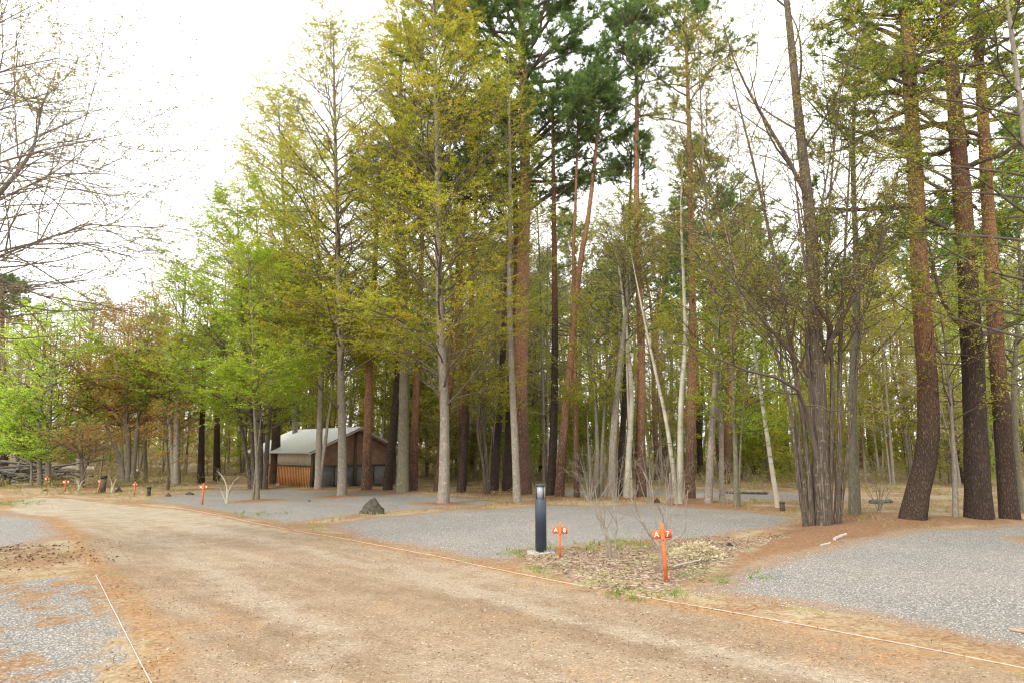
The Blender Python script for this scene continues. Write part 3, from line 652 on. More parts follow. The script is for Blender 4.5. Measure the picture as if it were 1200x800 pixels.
tree('pine', [[(429, 574), (431, 510), (433, 440), (437, 360), (441, 280), (444, 190)]], 11, 270, 2.4, 'reddish pine standing in front of the shed gable', bark='redpine', seed=54, n1=22, n2=5, n3=4)
tree('leaf', [[(401, 582), (401, 530), (400, 470), (399, 410), (397, 330), (394, 220), (392, 120), (391, 45)]], 10, 450, 4.6, 'light grey tree with a bare pointed top in front of the shed', bark='grey', pal='gold', twig='mid', ang=(36, 68), up=.25, seed=55, n1=80, n2=8, n3=9, nl=25, leaf=.056, bare=.7,
     limbs=[[(400, 480), (380, 460, -.4), (350, 420, -.8), (325, 400, -1)]])
tree('leaf', [[(373, 574), (374, 520), (376, 460), (378, 380), (372, 280), (365, 190)], [(376, 520), (384, 497), (388, 470), (392, 420)]], [8, 5], 450, 4.4, 'forked grey tree at the shed corner', bark='grey', pal='olive', twig='mid', ang=(36, 68), up=.25, seed=56, n1=70, n2=8, n3=9, nl=22, leaf=.058)
tree('leaf', [[(345, 571), (346, 520), (343, 440), (338, 350), (332, 230), (326, 120)]], 7, 440, 5.0, 'tall slim tree with thin pale top rising behind the shed roof', bark='grey', pal='gold', twig='mid', ang=(36, 68), up=.25, seed=57, n1=80, n2=8, n3=9, nl=20, leaf=.075, bare=.55, D=33.5)
tree('pine', [[(322, 568), (323, 520), (325, 460), (327, 390), (330, 310)]], 11, 360, 1.8, 'dark red pine trunk at the left end of the shed', bark='pine', seed=58, n1=16, n2=5, n3=4)
tree('leaf', [[(302, 586), (301, 540), (299, 500), (297, 450), (296, 380), (290, 300)], [(300, 520), (306, 490), (312, 460)]], [4.4, 2.5], 490, 2.3, 'small tree with pale lichen-mottled stem on the gravel in front of the shed', bark='olivebark', pal='green', twig='olive', seed=59, n1=40, n2=7, n3=6, nl=16, leaf=.07)
tree('leaf', [[(298, 573), (296, 520), (290, 440), (282, 350), (278, 240)], [(304, 573), (305, 510), (302, 430), (304, 330), (300, 250)], [(310, 573), (314, 510), (322, 430), (330, 340)], [(294, 572), (285, 510), (268, 430), (245, 340)]], [6, 7, 6, 5], 510, 4.2,
     'broad bright green tree with several dark stems left of the shed', bark='brown', pal='green', twig='mid', seed=60, n1=108, n2=8, n3=8, nl=18, leaf=.075, flat=.8, ang=(45, 80))
# --- left
tree('pine', [[(235, 566), (236, 520), (238, 460), (240, 400)]], 8, 430, 1.4, 'short-looking dark pine trunk left of its twin beyond the gravel', bark='darkpine', seed=61, n1=14, n2=5, n3=4)
tree('pine', [[(254, 563), (254, 510), (256, 450), (258, 380)]], 8, 420, 1.4, 'brown pine trunk right of its darker twin beyond the gravel', bark='pine', seed=62, n1=14, n2=5, n3=4)
tree('leaf', [[(207, 568), (207, 520), (208, 470), (212, 400), (218, 320)], [(207, 525), (198, 495), (185, 460), (170, 430)]], [8, 5], 500, 2.6, 'grey forked tree with yellow-green crown behind the orange signs', bark='grey', pal='green', seed=63, n1=60, n2=8, n3=6, nl=12, leaf=.07)
tree('leaf', [[(197, 575), (197, 545), (195, 510), (193, 480)]], 3, 545, 1.2, 'thin dark sapling on the gravel left of the forked grey tree', name='sapling', bark='brown', pal='bronze', seed=64, n1=18, n2=5, n3=4, nl=6, leaf=.06)
tree('leaf', [[(146, 567), (138, 530), (120, 490), (100, 450), (88, 420)], [(150, 567), (150, 510), (148, 440), (152, 370)], [(155, 567), (160, 510), (168, 440), (178, 360)], [(143, 566), (143, 520), (142, 460)]], [6, 6, 5, 4], 510, 3.1, 'bronze-leaved tree with fanning stems beside the left road', bark='grey', pal='bronze', seed=65, n1=84, n2=8, n3=6, nl=11, leaf=.075)
tree('leaf', [[(171, 564), (170, 510), (173, 450), (180, 380)]], 5, 480, 2.3, 'slim tree with coppery leaves between the bronze tree and the forked grey one', bark='grey', pal='bronze', seed=66, n1=40, n2=7, n3=6, nl=11, leaf=.08)
tree('leaf', [[(97, 572), (97, 556), (97, 546), (92, 530), (86, 515)], [(97, 547), (104, 535), (114, 522)], [(97, 548), (96, 530), (97, 505)]], [4, 3, 3], 543, 1.6, 'small rust-coloured tree with a Y fork beside the far road', name='tree', bark='brown', pal='rust', seed=67, n1=34, n2=6, n3=5, nl=4, leaf=.065)
tree('leaf', [[(47, 569), (46, 520), (48, 460), (52, 400), (56, 360)], [(56, 569), (57, 520), (60, 460), (66, 400)], [(37, 567), (37, 540), (35, 500)]], [5, 6, 3], 545, 3.0, 'lime green leafy tree with paired stems at the far left', bark='grey', pal='lime', seed=68, n1=84, n2=8, n3=6, nl=12, leaf=.085, flat=.75)
tree('leaf', [[(92, 562), (95, 500), (104, 430), (112, 350)]], 6, 480, 2.9, 'pale thinly leaved tree behind the lime green one', bark='grey', pal='pale', seed=69, n1=54, n2=7, n3=6, nl=8, leaf=.07, D=40)
tree('pine', [[(4, 560), (4, 480), (3, 400), (2, 335)]], 9, 400, 2.6, 'dark green pine at the far left edge behind the log pile', bark='darkpine', seed=70, n1=30, n2=7, n3=5, nw=.035, D=44)
tree('leaf', [[(18, 560), (18, 500), (22, 440), (26, 385)], [(16, 560), (10, 500), (4, 440), (0, 400)]], [5, 4], 520, 2.9, 'brownish bare-looking tree behind the log pile', bark='grey', pal='scrub', twig='grey', seed=71, n1=60, n2=8, n3=6, nl=4, leaf=.07, D=41)
# budding tree that leans in over the left edge
tree('leaf', [[(-330, 720), (-325, 560), (-310, 420), (-290, 250), (-260, 60), (-230, -150)]], 30, 330, 3.0, 'budding tree at the left edge whose dark branches reach over the road', bark='brown', twig='budtwig', pal='bud', D=8.6, seed=72, flat=.2, limb_r=.036,
     limbs=[[(-316, 420), (-180, 372, .2), (-60, 325, .4), (30, 288, .6), (120, 262, .9), (235, 278, 1.2)], [(-312, 400), (-160, 320, .1), (-20, 245, .2), (30, 220, .3), (90, 198, .5), (190, 222, .7)], [(-300, 330), (-140, 240, -.3), (0, 190, -.5), (70, 172, -.6), (185, 150, -.7)],
            [(-310, 390), (-180, 330, .4), (-60, 310, .7), (60, 283, 1), (150, 300, 1.3), (200, 330, 1.6)], [(-318, 440), (-180, 400, .5), (-60, 345, .6), (0, 326, .7), (60, 350, .8), (160, 358, .9)],
            [(-290, 260), (-160, 130, .2), (-60, 60, .4), (70, -10, .6)], [(-290, 250), (-160, 140, .2), (-40, 100, .3), (50, 70, .4), (120, 75, .5)], [(-12, 240, .2), (22, 200, .3), (40, 170, .35), (48, 130, .4), (60, 95, .5)], [(-290, 250), (-160, 190, .8), (-50, 150, 1.2), (50, 110, 1.5), (110, 100, 1.7)]],
     n1=3, n2=27, n3=10, nl=8, leaf=.035, twl=.42, spread=.010, up=.3, droop=-.2, twr=.8)

# ------------------------------------------------------------------ woods behind: shared meshes, one tree object each
def variant(kind, seed, H, w, lo, Lmax, pal, bark, twig='dark', **kw):
    g = np.random.default_rng(seed)
    base = np.zeros(3); a = g.normal(0, .03*H, 2); b = g.normal(0, .05*H, 2)
    st = [[base, np.array([a[0]*.5, a[1]*.5, H*.35]), np.array([a[0], a[1], H*.65]), np.array([b[0], b[1], H])]]
    for k in range(kw.pop('extra', 0)):
        c = g.normal(0, .16*H, 2); s = g.normal(0, .12, 2)
        st.append([np.array([s[0], s[1], 0.]), np.array([s[0]+c[0]*.3, s[1]+c[1]*.3, H*.4]), np.array([s[0]+c[0], s[1]+c[1], H*g.uniform(.75, .95)])])
    rr = [w/2] + [w/3]*(len(st)-1)
    wood, lv = (piney if kind == 'pine' else leafy)(seed, st, rr, lo, Lmax, sides=8, **kw)
    return dict(kind=kind, H=H, wood=wood, lv=lv, pal=pal, bark=bark, twig=twig, made=None)
LV = dict(n1=36, n2=7, n3=6, nl=9, leaf=.10, twl=.75, spread=.05)
VAR = dict(
    green=[variant('leaf', 201+i, 9.0, .13, 1.7, 2.7, 'green', 'olivebark', extra=i, **LV) for i in range(2)],
    olive=[variant('leaf', 211+i, 10.0, .15, 2.2, 2.7, ['olive', 'gold'][i], 'grey', 'olive', extra=i % 2, **LV) for i in range(2)],
    pale=[variant('leaf', 221+i, 10.0, .12, 2.0, 2.3, 'pale', 'grey', 'grey', extra=1, n1=46, n2=7, n3=6, nl=4, leaf=.08) for i in range(2)],
    bronze=[variant('leaf', 231, 8.0, .12, 1.8, 2.4, 'bronze', 'grey', extra=1, **LV)],
    pine=[variant('pine', 241+i, 17.0, .34, 9.5, 2.6, 'pine', ['redpine', 'darkpine', 'redpine'][i], n1=34, n2=6, n3=5, K=10, per=2, nw=.035, nL=.22, stubs=16, stub_lo=3) for i in range(3)],
    bushy=[variant('leaf', 251+i, 4.5, .07, .5, 1.7, ['green', 'pale', 'olive'][i], 'olivebark', extra=3, n1=40, n2=6, n3=5, nl=9, leaf=.09) for i in range(3)],
)
KIND = dict(green=('tree', 'fresh green young tree deep in the woods behind the gravel pitches', 'green young trees in the woods behind'),
            olive=('tree', 'olive leaved grey-stemmed tree deep in the woods behind the gravel pitches', 'olive trees in the woods behind'),
            pale=('tree', 'thinly leaved pale tree deep in the woods behind the gravel pitches', 'thinly leaved trees in the woods behind'),
            bronze=('tree', 'bronze leaved tree deep in the woods beyond the far end of the road', 'bronze trees in the woods behind'),
            pine=('pine_tree', 'tall red-barked pine deep in the woods behind the gravel pitches', 'pines in the woods behind'),
            bushy=('sapling', 'low bushy sapling in the woods behind the gravel pitches', 'saplings in the woods behind'))
def skyline(px): return np.interp(px, [-400, 0, 60, 110, 150, 190, 250, 280, 320, 380, 450, 520, 1300], [330, 365, 372, 362, 372, 330, 262, 215, 190, 150, 110, 60, -200])
def place_variant(kd, i, x, y, s, rz, sz=1.0):
    v = VAR[kd][i % len(VAR[kd])]; nm, lab, grp = KIND[kd]; z = float(gz(x, y))
    if v['made'] is None:
        r = put_tree(nm, (x, y, z), v['wood'], v['lv'], BARK[v['bark']], TWIG[v['twig']], LEAF[v['pal']], lab, grp); v['made'] = r
    else:
        src = v['made']; r = src.copy(); COL.objects.link(r)
        for c in src.children:
            d = c.copy(); COL.objects.link(d); d.parent = r
    r.location = (x, y, z); r.rotation_euler = (0, 0, rz); r.scale = (s, s, s*sz)
    TREES.append((x, y))
R_ = np.random.default_rng(77)
SHED_C = (-8.9, 32.3)
def free(x, y, dmin):
    if y < 34 and sdf(ROAD, np.array([x]), np.array([y]))[0] > -1.2: return False
    if max(sdf(p, np.array([x]), np.array([y]))[0] for p in PADS) > -.8: return False
    px, _ = px_of(x, y, 0)
    if (x-SHED_C[0])**2+(y-SHED_C[1])**2 < 5.2**2: return False
    if 285 < px < 470 and y < 33: return False
    return all((x-a)**2+(y-b)**2 > dmin**2 for a, b in TREES)
def fill(kd, n, y0, y1, px0, px1, smin, smax, top_lo, top_hi, dmin=1.3):
    c = 0
    for _ in range(n*30):
        if c >= n: break
        px = R_.uniform(px0, px1); y = math.sqrt(R_.uniform(y0*y0, y1*y1)); p = at_depth(px, 500, y); x = p[0]
        if not free(x, y, dmin): continue
        H = VAR[kd][0]['H']; s = R_.uniform(smin, smax)
        topy = max(R_.uniform(top_lo, top_hi), skyline(px)+R_.uniform(0, 50))
        hmax = at_depth(px, topy, y)[2]-float(gz(x, y))
        if hmax < 1.5: continue
        if kd == 'pine' and hmax < H*.55: continue
        s = min(s, hmax/H)
        place_variant(kd, int(R_.integers(0, 9)), x, y, s, R_.uniform(0, 6.28), R_.uniform(.92, 1.12)); c += 1
# right and middle: a green under-storey, pines above it
fill('green', 15, 33, 50, 560, 1260, .7, 1.25, 320, 410)
fill('olive', 11, 32, 52, 480, 1260, .8, 1.3, 290, 400)
fill('pale', 9, 28, 50, 500, 1260, .8, 1.3, 240, 330)
fill('pine', 26, 28, 62, 470, 1280, .8, 1.2, 40, 230, 1.6)
fill('pine', 16, 32, 60, 540, 900, .75, 1.1, 120, 260, 1.4)
fill('pale', 8, 28, 46, 540, 820, 1.0, 1.5, 120, 300)
fill('bushy', 20, 28, 48, 540, 1260, .5, 1.1, 430, 510, 1.0)
fill('bushy', 9, 35, 48, 430, 640, .6, 1.3, 420, 510, .9)
fill('green', 8, 36, 48, 440, 640, .6, 1.0, 340, 430, 1.0)
fill('pine', 26, 44, 78, 560, 1280, .8, 1.1, 150, 320, 1.4)
fill('bushy', 24, 46, 58, 150, 1240, .8, 1.4, 400, 510, 1.0)
fill('olive', 11, 36, 54, 300, 560, .9, 1.5, 130, 330)
fill('green', 9, 38, 58, 260, 560, .9, 1.4, 200, 380)
# left
fill('bronze', 5, 38, 52, 90, 250, .8, 1.2, 380, 450)
fill('pale', 12, 40, 62, -60, 250, .8, 1.3, 372, 440)
fill('green', 7, 40, 60, -40, 260, .8, 1.2, 390, 460)
fill('bushy', 14, 38, 56, -40, 320, .6, 1.2, 490, 540, 1.0)

# far-off wood that reads as one mass
def far_wood():
    g = np.random.default_rng(5); vs = []; n = 0
    m = 940; y = g.uniform(62, 110, m); px = g.uniform(-650, 1850, m); top = np.maximum(g.uniform(300, 430, m), skyline(px)+10)
    X = np.array([at_depth(a, 500, b)[0] for a, b in zip(px, y)]); Hh = np.array([at_depth(a, t, b)[2] for a, t, b in zip(px, top, y)])
    pos = np.stack([X, y, gz(X, y)-.3], -1); d = nrm(g.normal(0, .05, (m, 3))+np.array([0, 0, 1.]))
    P, R = grow(g, pos, d, np.maximum(Hh, 3), g.uniform(.08, .24, m), .03, 7, 0, .12)
    v, f = tubes(P, R, 5)
    q, _, pos, d, rad = sprout(g, P, R, 16, .04, 1, (35, 75), .2)
    P1, R1 = grow(g, pos, d, g.uniform(1, 3.2, len(q)), np.full(len(q), .03), .01, 5, .3, .3); v1, f1 = tubes(P1, R1, 3)
    tt = np.repeat(g.uniform(0, 1, m), 16)
    lv, lf, lt = leaf_quads(g, P1, 16, .22, wid=.7, spread=.22, tint=np.clip(tt+g.normal(0, .12, len(tt)), 0, 1))
    bm = 3900; by = g.uniform(56, 100, bm); bx = g.uniform(-700, 1900, bm); BX = np.array([at_depth(a, 500, b)[0] for a, b in zip(bx, by)])
    PB, RB = grow(g, np.stack([BX, by, gz(BX, by)-.1], -1), nrm(g.normal(0, .35, (bm, 3))+np.array([0, 0, 1.])), g.uniform(1.2, 3.6, bm), np.full(bm, .03), .01, 5, .1, .4)
    vb, fb = tubes(PB, RB, 3); v1 = np.concatenate([v1, vb]); f1 = np.concatenate([f1, fb+len(v1)-len(vb)])
    l2, lf2, lt2 = leaf_quads(g, PB, 26, .26, wid=.7, spread=.35, t0=0, tint=np.clip(g.normal(.6, .25, bm), 0, 1))
    lv = np.concatenate([lv, l2]); lf = np.concatenate([lf, lf2+len(lv)-len(l2)]); lt = np.concatenate([lt, lt2])
    nv = len(v)+len(v1)
    me = mesh_from('far_woods', np.concatenate([v, v1, lv]), [np.concatenate([f, f1+len(v), lf+nv])], [BARK['redpine'], LEAF['wood']],
                   tint=np.concatenate([np.zeros(len(f)+len(f1)), lt]), midx=np.concatenate([np.zeros(len(f)+len(f1)), np.ones(len(lf))]), smooth=False)
    tag(link('far_woods', me), 'hazy wood of thin trees far behind everything else', 'woods', kind='stuff')
LEAF['wood'] = leaf_mat('distant leaf', [(0, (.18, .27, .07)), (.35, (.32, .38, .08)), (.6, (.42, .40, .11)), (.8, (.44, .35, .18)), (1, (.42, .28, .15))], .5)
far_wood()

for o in [o for o in COL.objects if o.get('kind') == 'structure']:
    me = o.data; co = np.empty(len(me.vertices)*3, np.float32); me.vertices.foreach_get('co', co); co = co.reshape(-1, 3)
    a = me.attributes['s_need']; v = np.empty(len(co), np.float32); a.data.foreach_get('value', v)
    gr = me.attributes['s_grav']; w = np.empty(len(co), np.float32); gr.data.foreach_get('value', w)
    for (x, y) in TREES:
        if y > 32: continue
        d = np.hypot(co[:, 0]-x, co[:, 1]-y); v = np.maximum(v, .75-d); w = np.where(d < 1.3, np.minimum(w, d-.6), w)
        m_ = d < .9; co[m_, 2] += .05*(1-d[m_]/.9)
    a.data.foreach_set('value', v); gr.data.foreach_set('value', w); me.vertices.foreach_set('co', co.ravel()); me.update()
# ---- undergrowth, dry grass, green tufts, fallen leaves, crumbs on the road, loose stones
def blades(g, pos, h, w, n, lean=.5):
    m = len(pos); p = np.repeat(pos, n, 0)+g.normal(0, .05, (m*n, 3))*np.array([1, 1, 0])
    hh = (np.repeat(h, n)*g.uniform(.5, 1.2, m*n))[:, None]
    d = nrm(g.normal(0, lean, p.shape)*np.array([1, 1, .2])+np.array([0, 0, 1.])); s = nrm(np.cross(d, g.normal(0, 1, d.shape)))*w/2
    mid = p+d*hh*.55; tip = p+d*hh+g.normal(0, .25, p.shape)*hh*np.array([1, 1, .3])
    V = np.stack([p-s, p+s, mid+s*.8, mid-s*.8, tip], 1).reshape(-1, 3); o = np.arange(m*n)[:, None]*5
    return V, o+np.array([[0, 1, 2, 3]]), o+np.array([[3, 2, 4]])
def ground_pts(g, n, x0, x1, y0, y1, ok):
    x = g.uniform(x0, x1, n); y = g.uniform(y0, y1, n); k = ok(x, y); x, y = x[k], y[k]; return np.stack([x, y, gz(x, y)-.01], -1)
def stuff(name, V, faces, mat, tint, label, cat):
    o = link(name, mesh_from(name, V, faces, [mat], tint=tint, smooth=False)); tag(o, label, cat, kind='stuff'); return o
def off(x, y, road=-.2, pad=-.15): return (sdf(ROAD, x, y) < road) & (np.max([sdf(p, x, y) for p in PADS], 0) < pad)
g = np.random.default_rng(31)
P_ = ground_pts(g, 16000, -55, 55, 24, 66, lambda x, y: off(x, y, -1.2, -1.6) & ((np.sin(x*.6+y*.23)+np.sin(x*.27-y*.5+2)) > -.7) & (np.abs(x) < y*.86) & (((x+8.9)**2+(y-31.5)**2) > 30))
hgt = g.uniform(.25, 1.25, len(P_))*np.clip((P_[:, 1]-20)/20, .25, 1)
Pu, Ru = grow(g, P_.repeat(2, 0)+g.normal(0, .12, (2*len(P_), 3))*np.array([1, 1, 0]), nrm(g.normal(0, .3, (2*len(P_), 3))+np.array([0, 0, 1.])), hgt.repeat(2), np.full(2*len(P_), .008), .003, 4, .1, .5)
v, f = tubes(Pu, Ru, 3); lv, lf, lt = leaf_quads(g, Pu, 6, .085, spread=.08)
stuff('undergrowth', np.concatenate([v, lv]), [np.concatenate([f, lf+len(v)])], LEAF['scrub'], np.concatenate([np.full(len(f), .5), lt]), 'tangled dry undergrowth between the trunks behind the pitches', 'undergrowth')
P_ = ground_pts(g, 26000, -30, 34, 14, 44, lambda x, y: off(x, y, -.3, .0) & ((np.sin(x*1.1+y*.4)+np.sin(x*.5-y*.9+1)) > -.3) & (np.abs(x) < y*.86))
V, q, t3 = blades(g, P_, g.uniform(.05, .2, len(P_)), .012, 5)
stuff('dry_grass', V, [q, t3], LEAF['straw'], np.clip(np.tile(g.uniform(0, 1, len(P_)).repeat(5), 2), 0, 1), 'dry straw grass along the far edges of the gravel', 'grass')
pts = []
for (px, py, r, n) in [(608, 648, .2, 14), (646, 640, .22, 16), (650, 665, .2, 14), (700, 645, .25, 18), (716, 640, .3, 30), (733, 637, .3, 22), (760, 640, .3, 14), (690, 672, .15, 8), (727, 692, .12, 7), (754, 694, .13, 9), (785, 697, .12, 8), (800, 665, .2, 26), (812, 676, .2, 10),
                       (770, 650, .25, 22), (795, 645, .2, 16), (745, 655, .25, 10), (830, 652, .2, 10), (880, 672, .2, 6), (800, 674, .15, 10), (5, 590, .7, 60), (20, 588, .6, 40), (285, 601, .4, 22), (120, 578, .4, 20), (865, 588, .6, 20), (780, 590, .6, 20), (980, 600, .5, 20), (1190, 606, .5, 30), (1060, 612, .3, 10), (940, 590, .7, 26)]:
    c = at(px, py); pts.append(np.stack([c[0]+g.normal(0, r, n), c[1]+g.normal(0, r, n), np.full(n, c[2]-.01)], -1))
P_ = np.concatenate(pts); V, q, t3 = blades(g, P_, g.uniform(.05, .13, len(P_)), .012, 7, .7)
V[:, 2] += .0; stuff('grass_tufts', V, [q, t3], LEAF['grass'], np.tile(g.uniform(0, 1, len(P_)).repeat(7), 2), 'fresh green grass tufts in the leafy bed and along the rope', 'grass')

def flakes(g, P, size, wid, curl):
    m = len(P); d = nrm(g.normal(0, 1, (m, 3))*np.array([1, 1, .25])); nn = nrm(g.normal(0, curl, (m, 3))+np.array([0, 0, 1.])); s = nrm(np.cross(nn, d))
    L = (size*g.uniform(.5, 1.4, m))[:, None]; c = P+np.array([0, 0, .012])+nn*L*.12; w = L*wid*.5
    V = np.stack([P+np.array([0, 0, .012])-d*L*.5+nn*L*.1, c-s*w, P+np.array([0, 0, .012])+d*L*.5+nn*L*.15, c+s*w], 1); V[:, 1] += nn*L*.15; V[:, 3] += nn*L*.15
    V = V.reshape(-1, 3); return V, np.arange(4*m).reshape(-1, 4)
def inbed(x, y): return (sdf(BED, x, y)+.25*np.sin(x*5)*np.cos(y*4.3) > .12)
P_ = ground_pts(g, 20000, -2, 6, 6, 13.5, inbed); P_[:, 2] += .05
V, q = flakes(g, P_, .036, .5, .6); tt = np.clip(g.normal(.55, .28, len(P_)), 0, 1)
P2_ = ground_pts(g, 9000, -11, -3.8, 7.6, 12, lambda x, y: sdf(PATCH[1], x, y)+.5*np.sin(x*3)*np.sin(y*4)+g.normal(0, .5, x.shape) > -.2); P2_[:, 2] += .004; V2, q2 = flakes(g, P2_, .045, .6, .5)
stuff('leaf_litter', np.concatenate([V, V2]), [np.concatenate([q, q2+len(V)])], LEAF['litter'], np.concatenate([tt, np.clip(g.normal(.38, .26, len(P2_)), 0, 1)]), 'brown fallen leaves on the bed beside the bollard and at the left roadside', 'leaf litter')
P_ = ground_pts(g, 60000, -9, 8, 2.5, 16, lambda x, y: ((np.sin(x*1.7+1.2*np.sin(y))+np.sin(y*1.3-x*.8)+g.normal(0, .7, x.shape) > -.2) & (g.uniform(0, 1, x.shape) < np.clip(1.3-y/13, .12, 1))) & (np.max([sdf(p, x, y) for p in PADS[:4]], 0) < .1) & ((sdf(PATCH[0], x, y) < 0) | (g.uniform(0, 1, x.shape) < .25)))
V, q = flakes(g, P_, .021, .45, .3); tt = np.clip(g.beta(.7, .8, len(P_)), 0, 1)
P2_ = ground_pts(g, 20000, -9, 8, 2.5, 14, lambda x, y: ((sdf(PATCH[0], x, y) < 0) | (g.uniform(0, 1, x.shape) < .2)) & (np.max([sdf(p, x, y) for p in PADS], 0) < .15) & (g.uniform(0, 1, x.shape) < np.clip(1.3-y/13, .12, 1))); V2, q2 = flakes(g, P2_, .075, .06, .15)
stuff('road_debris', np.concatenate([V, V2]), [np.concatenate([q, q2+len(V)])], LEAF['crumbs'], np.concatenate([tt, g.uniform(0, .7, len(P2_))]), 'needles, bark crumbs and leaf scraps scattered over the road', 'debris')
def pebbles(n, ok, x0, x1, y0, y1, smin, smax):
    P = ground_pts(g, n, x0, x1, y0, y1, ok); m = len(P); s = g.uniform(smin, smax, m)[:, None, None]
    oc = np.array([[1, 0, 0], [0, 1, 0], [-1, 0, 0], [0, -1, 0], [0, 0, .7], [0, 0, -.7]], float)
    V = P[:, None]+np.array([0, 0, .012])+oc[None]*s*g.uniform(.6, 1.3, (m, 6, 1)); a = g.uniform(0, 6.28, m)
    fc = np.array([[0, 1, 4], [1, 2, 4], [2, 3, 4], [3, 0, 4]]); return V.reshape(-1, 3), (np.arange(m)[:, None, None]*6+fc[None]).reshape(-1, 3), np.repeat(g.uniform(0, 1, m), 4)
def stone_mat():
    m, t = new_mat('loose gravel'); n = NT(t); a = n.n('Attribute', attribute_name='tint')
    n.bsdf(n.ramp(a.outputs['Fac'], [(0, (.10, .093, .083)), (.5, (.27, .248, .218)), (.85, (.39, .362, .322)), (1, (.55, .515, .46))]), .9); return m
LEAF['stone'] = stone_mat()
def ingravel(x, y): return ((np.max([sdf(p, x, y) for p in PADS], 0)+.2*np.sin(x*4)*np.sin(y*5) > .12) & (g.uniform(0, 1, x.shape) < np.clip(1.6-y/12, .1, 1)) & (np.abs(x) < y*.82+1)) | ((np.max([sdf(p, x, y) for p in PATCH[:1]], 0)+.5*np.sin(x*3.1+1)*np.sin(y*3.7) > .3) & (g.uniform(0, 1, x.shape) < .5))
v, f, tt = pebbles(110000, ingravel, -8, 10, 3, 17, .004, .010)
stuff('loose_gravel', v, [f], LEAF['stone'], tt, 'loose grey stones on the gravel pitches', 'gravel')

# ------------------------------------------------------------------ things
M = dict(
    orange=plain('orange paint', (.42, .085, .025), (.66, .17, .05), 9, .7), orange_old=plain('worn orange paint', (.38, .09, .03), (.56, .16, .05), 18, .75),
    wood=plain('raw wood', (.26, .17, .10), (.40, .28, .17), 25), white=plain('white paint', (.75, .73, .69), (.85, .83, .80), 40, .7),
    navy=plain('dark blue grey enamel', (.018, .028, .042), (.024, .036, .052), 60, .38, .5, .05), black=plain('black plastic', (.015, .015, .017), (.03, .03, .03), 30, .6),
    lens=plain('smoked lens', (.24, .24, .25), (.30, .30, .31), 8, .3, .5, .02), concrete=plain('concrete', (.30, .28, .25), (.42, .40, .36), 14, .9, .2, .5),
    rock=plain('dark mossy rock', (.03, .026, .02), (.105, .09, .065), 9, .95, .2, 1.0), palewood=plain('bleached wood', (.30, .26, .21), (.44, .40, .34), 12),
    rope=plain('white rope', (.32, .25, .20), (.52, .45, .39), 30), hose=plain('old dark cable', (.06, .05, .045), (.14, .11, .09), 20),
    tin=plain('white painted sheet roofing', (.86, .86, .86), (.93, .93, .93), 3, .6, .4, .1), plank=plain('orange brown planks', (.44, .17, .045), (.60, .27, .08), 4, .7),
    board=plain('weathered board', (.36, .29, .21), (.46, .38, .28), 5), brownboard=plain('red brown board', (.15, .085, .05), (.24, .15, .095), 4), panel=plain('grey sheet panel', (.11, .105, .095), (.17, .163, .15), 6, .7), dark=plain('dark timber', (.07, .05, .038), (.11, .08, .055), 8),
    log=plain('dark weathered log', (.06, .05, .042), (.17, .15, .125), 7), straw=plain('straw', (.5, .4, .22), (.66, .56, .36), 30), green=plain('mint tape', (.2, .55, .35), (.25, .6, .4), 10))

def bollard(px, py, hpx, label, D=None):
    b = at(px, py); h = hpx*b[1]/F; k = h/1.0
    r = empty('bollard_light', b); tag(r, label, 'bollard light', )
    MB().box((0, 0, 0), (.40*k, .40*k, .05)).build('base_slab', M['concrete'], r)
    MB().lathe([(0, .045), (.087, .045), (.087, .78*k), (.083, .785*k), (0, .785*k)], n=28).build('post', M['navy'], r, True)
    MB().lathe([(0, .785*k), (.070, .785*k), (.070, .975*k), (0, .975*k)], n=28).build('lens', M['lens'], r, True)
    cage = MB()
    for a in np.arange(4)*math.pi/2+.5: cage.box((.079*math.cos(a), .079*math.sin(a), .88*k), (.012, .012, .19*k), rz=a)
    cage.build('guard_bars', M['navy'], r)
    MB().lathe([(0, .975*k), (.087, .975*k), (.089, .98*k), (.087, 1.0*k), (.03, 1.006*k), (0, 1.007*k)], n=28).build('cap', M['navy'], r, True)
    return r
bollard(634, 647, 77, 'dark blue cylindrical bollard light standing on a pale slab beside the leafy bed')

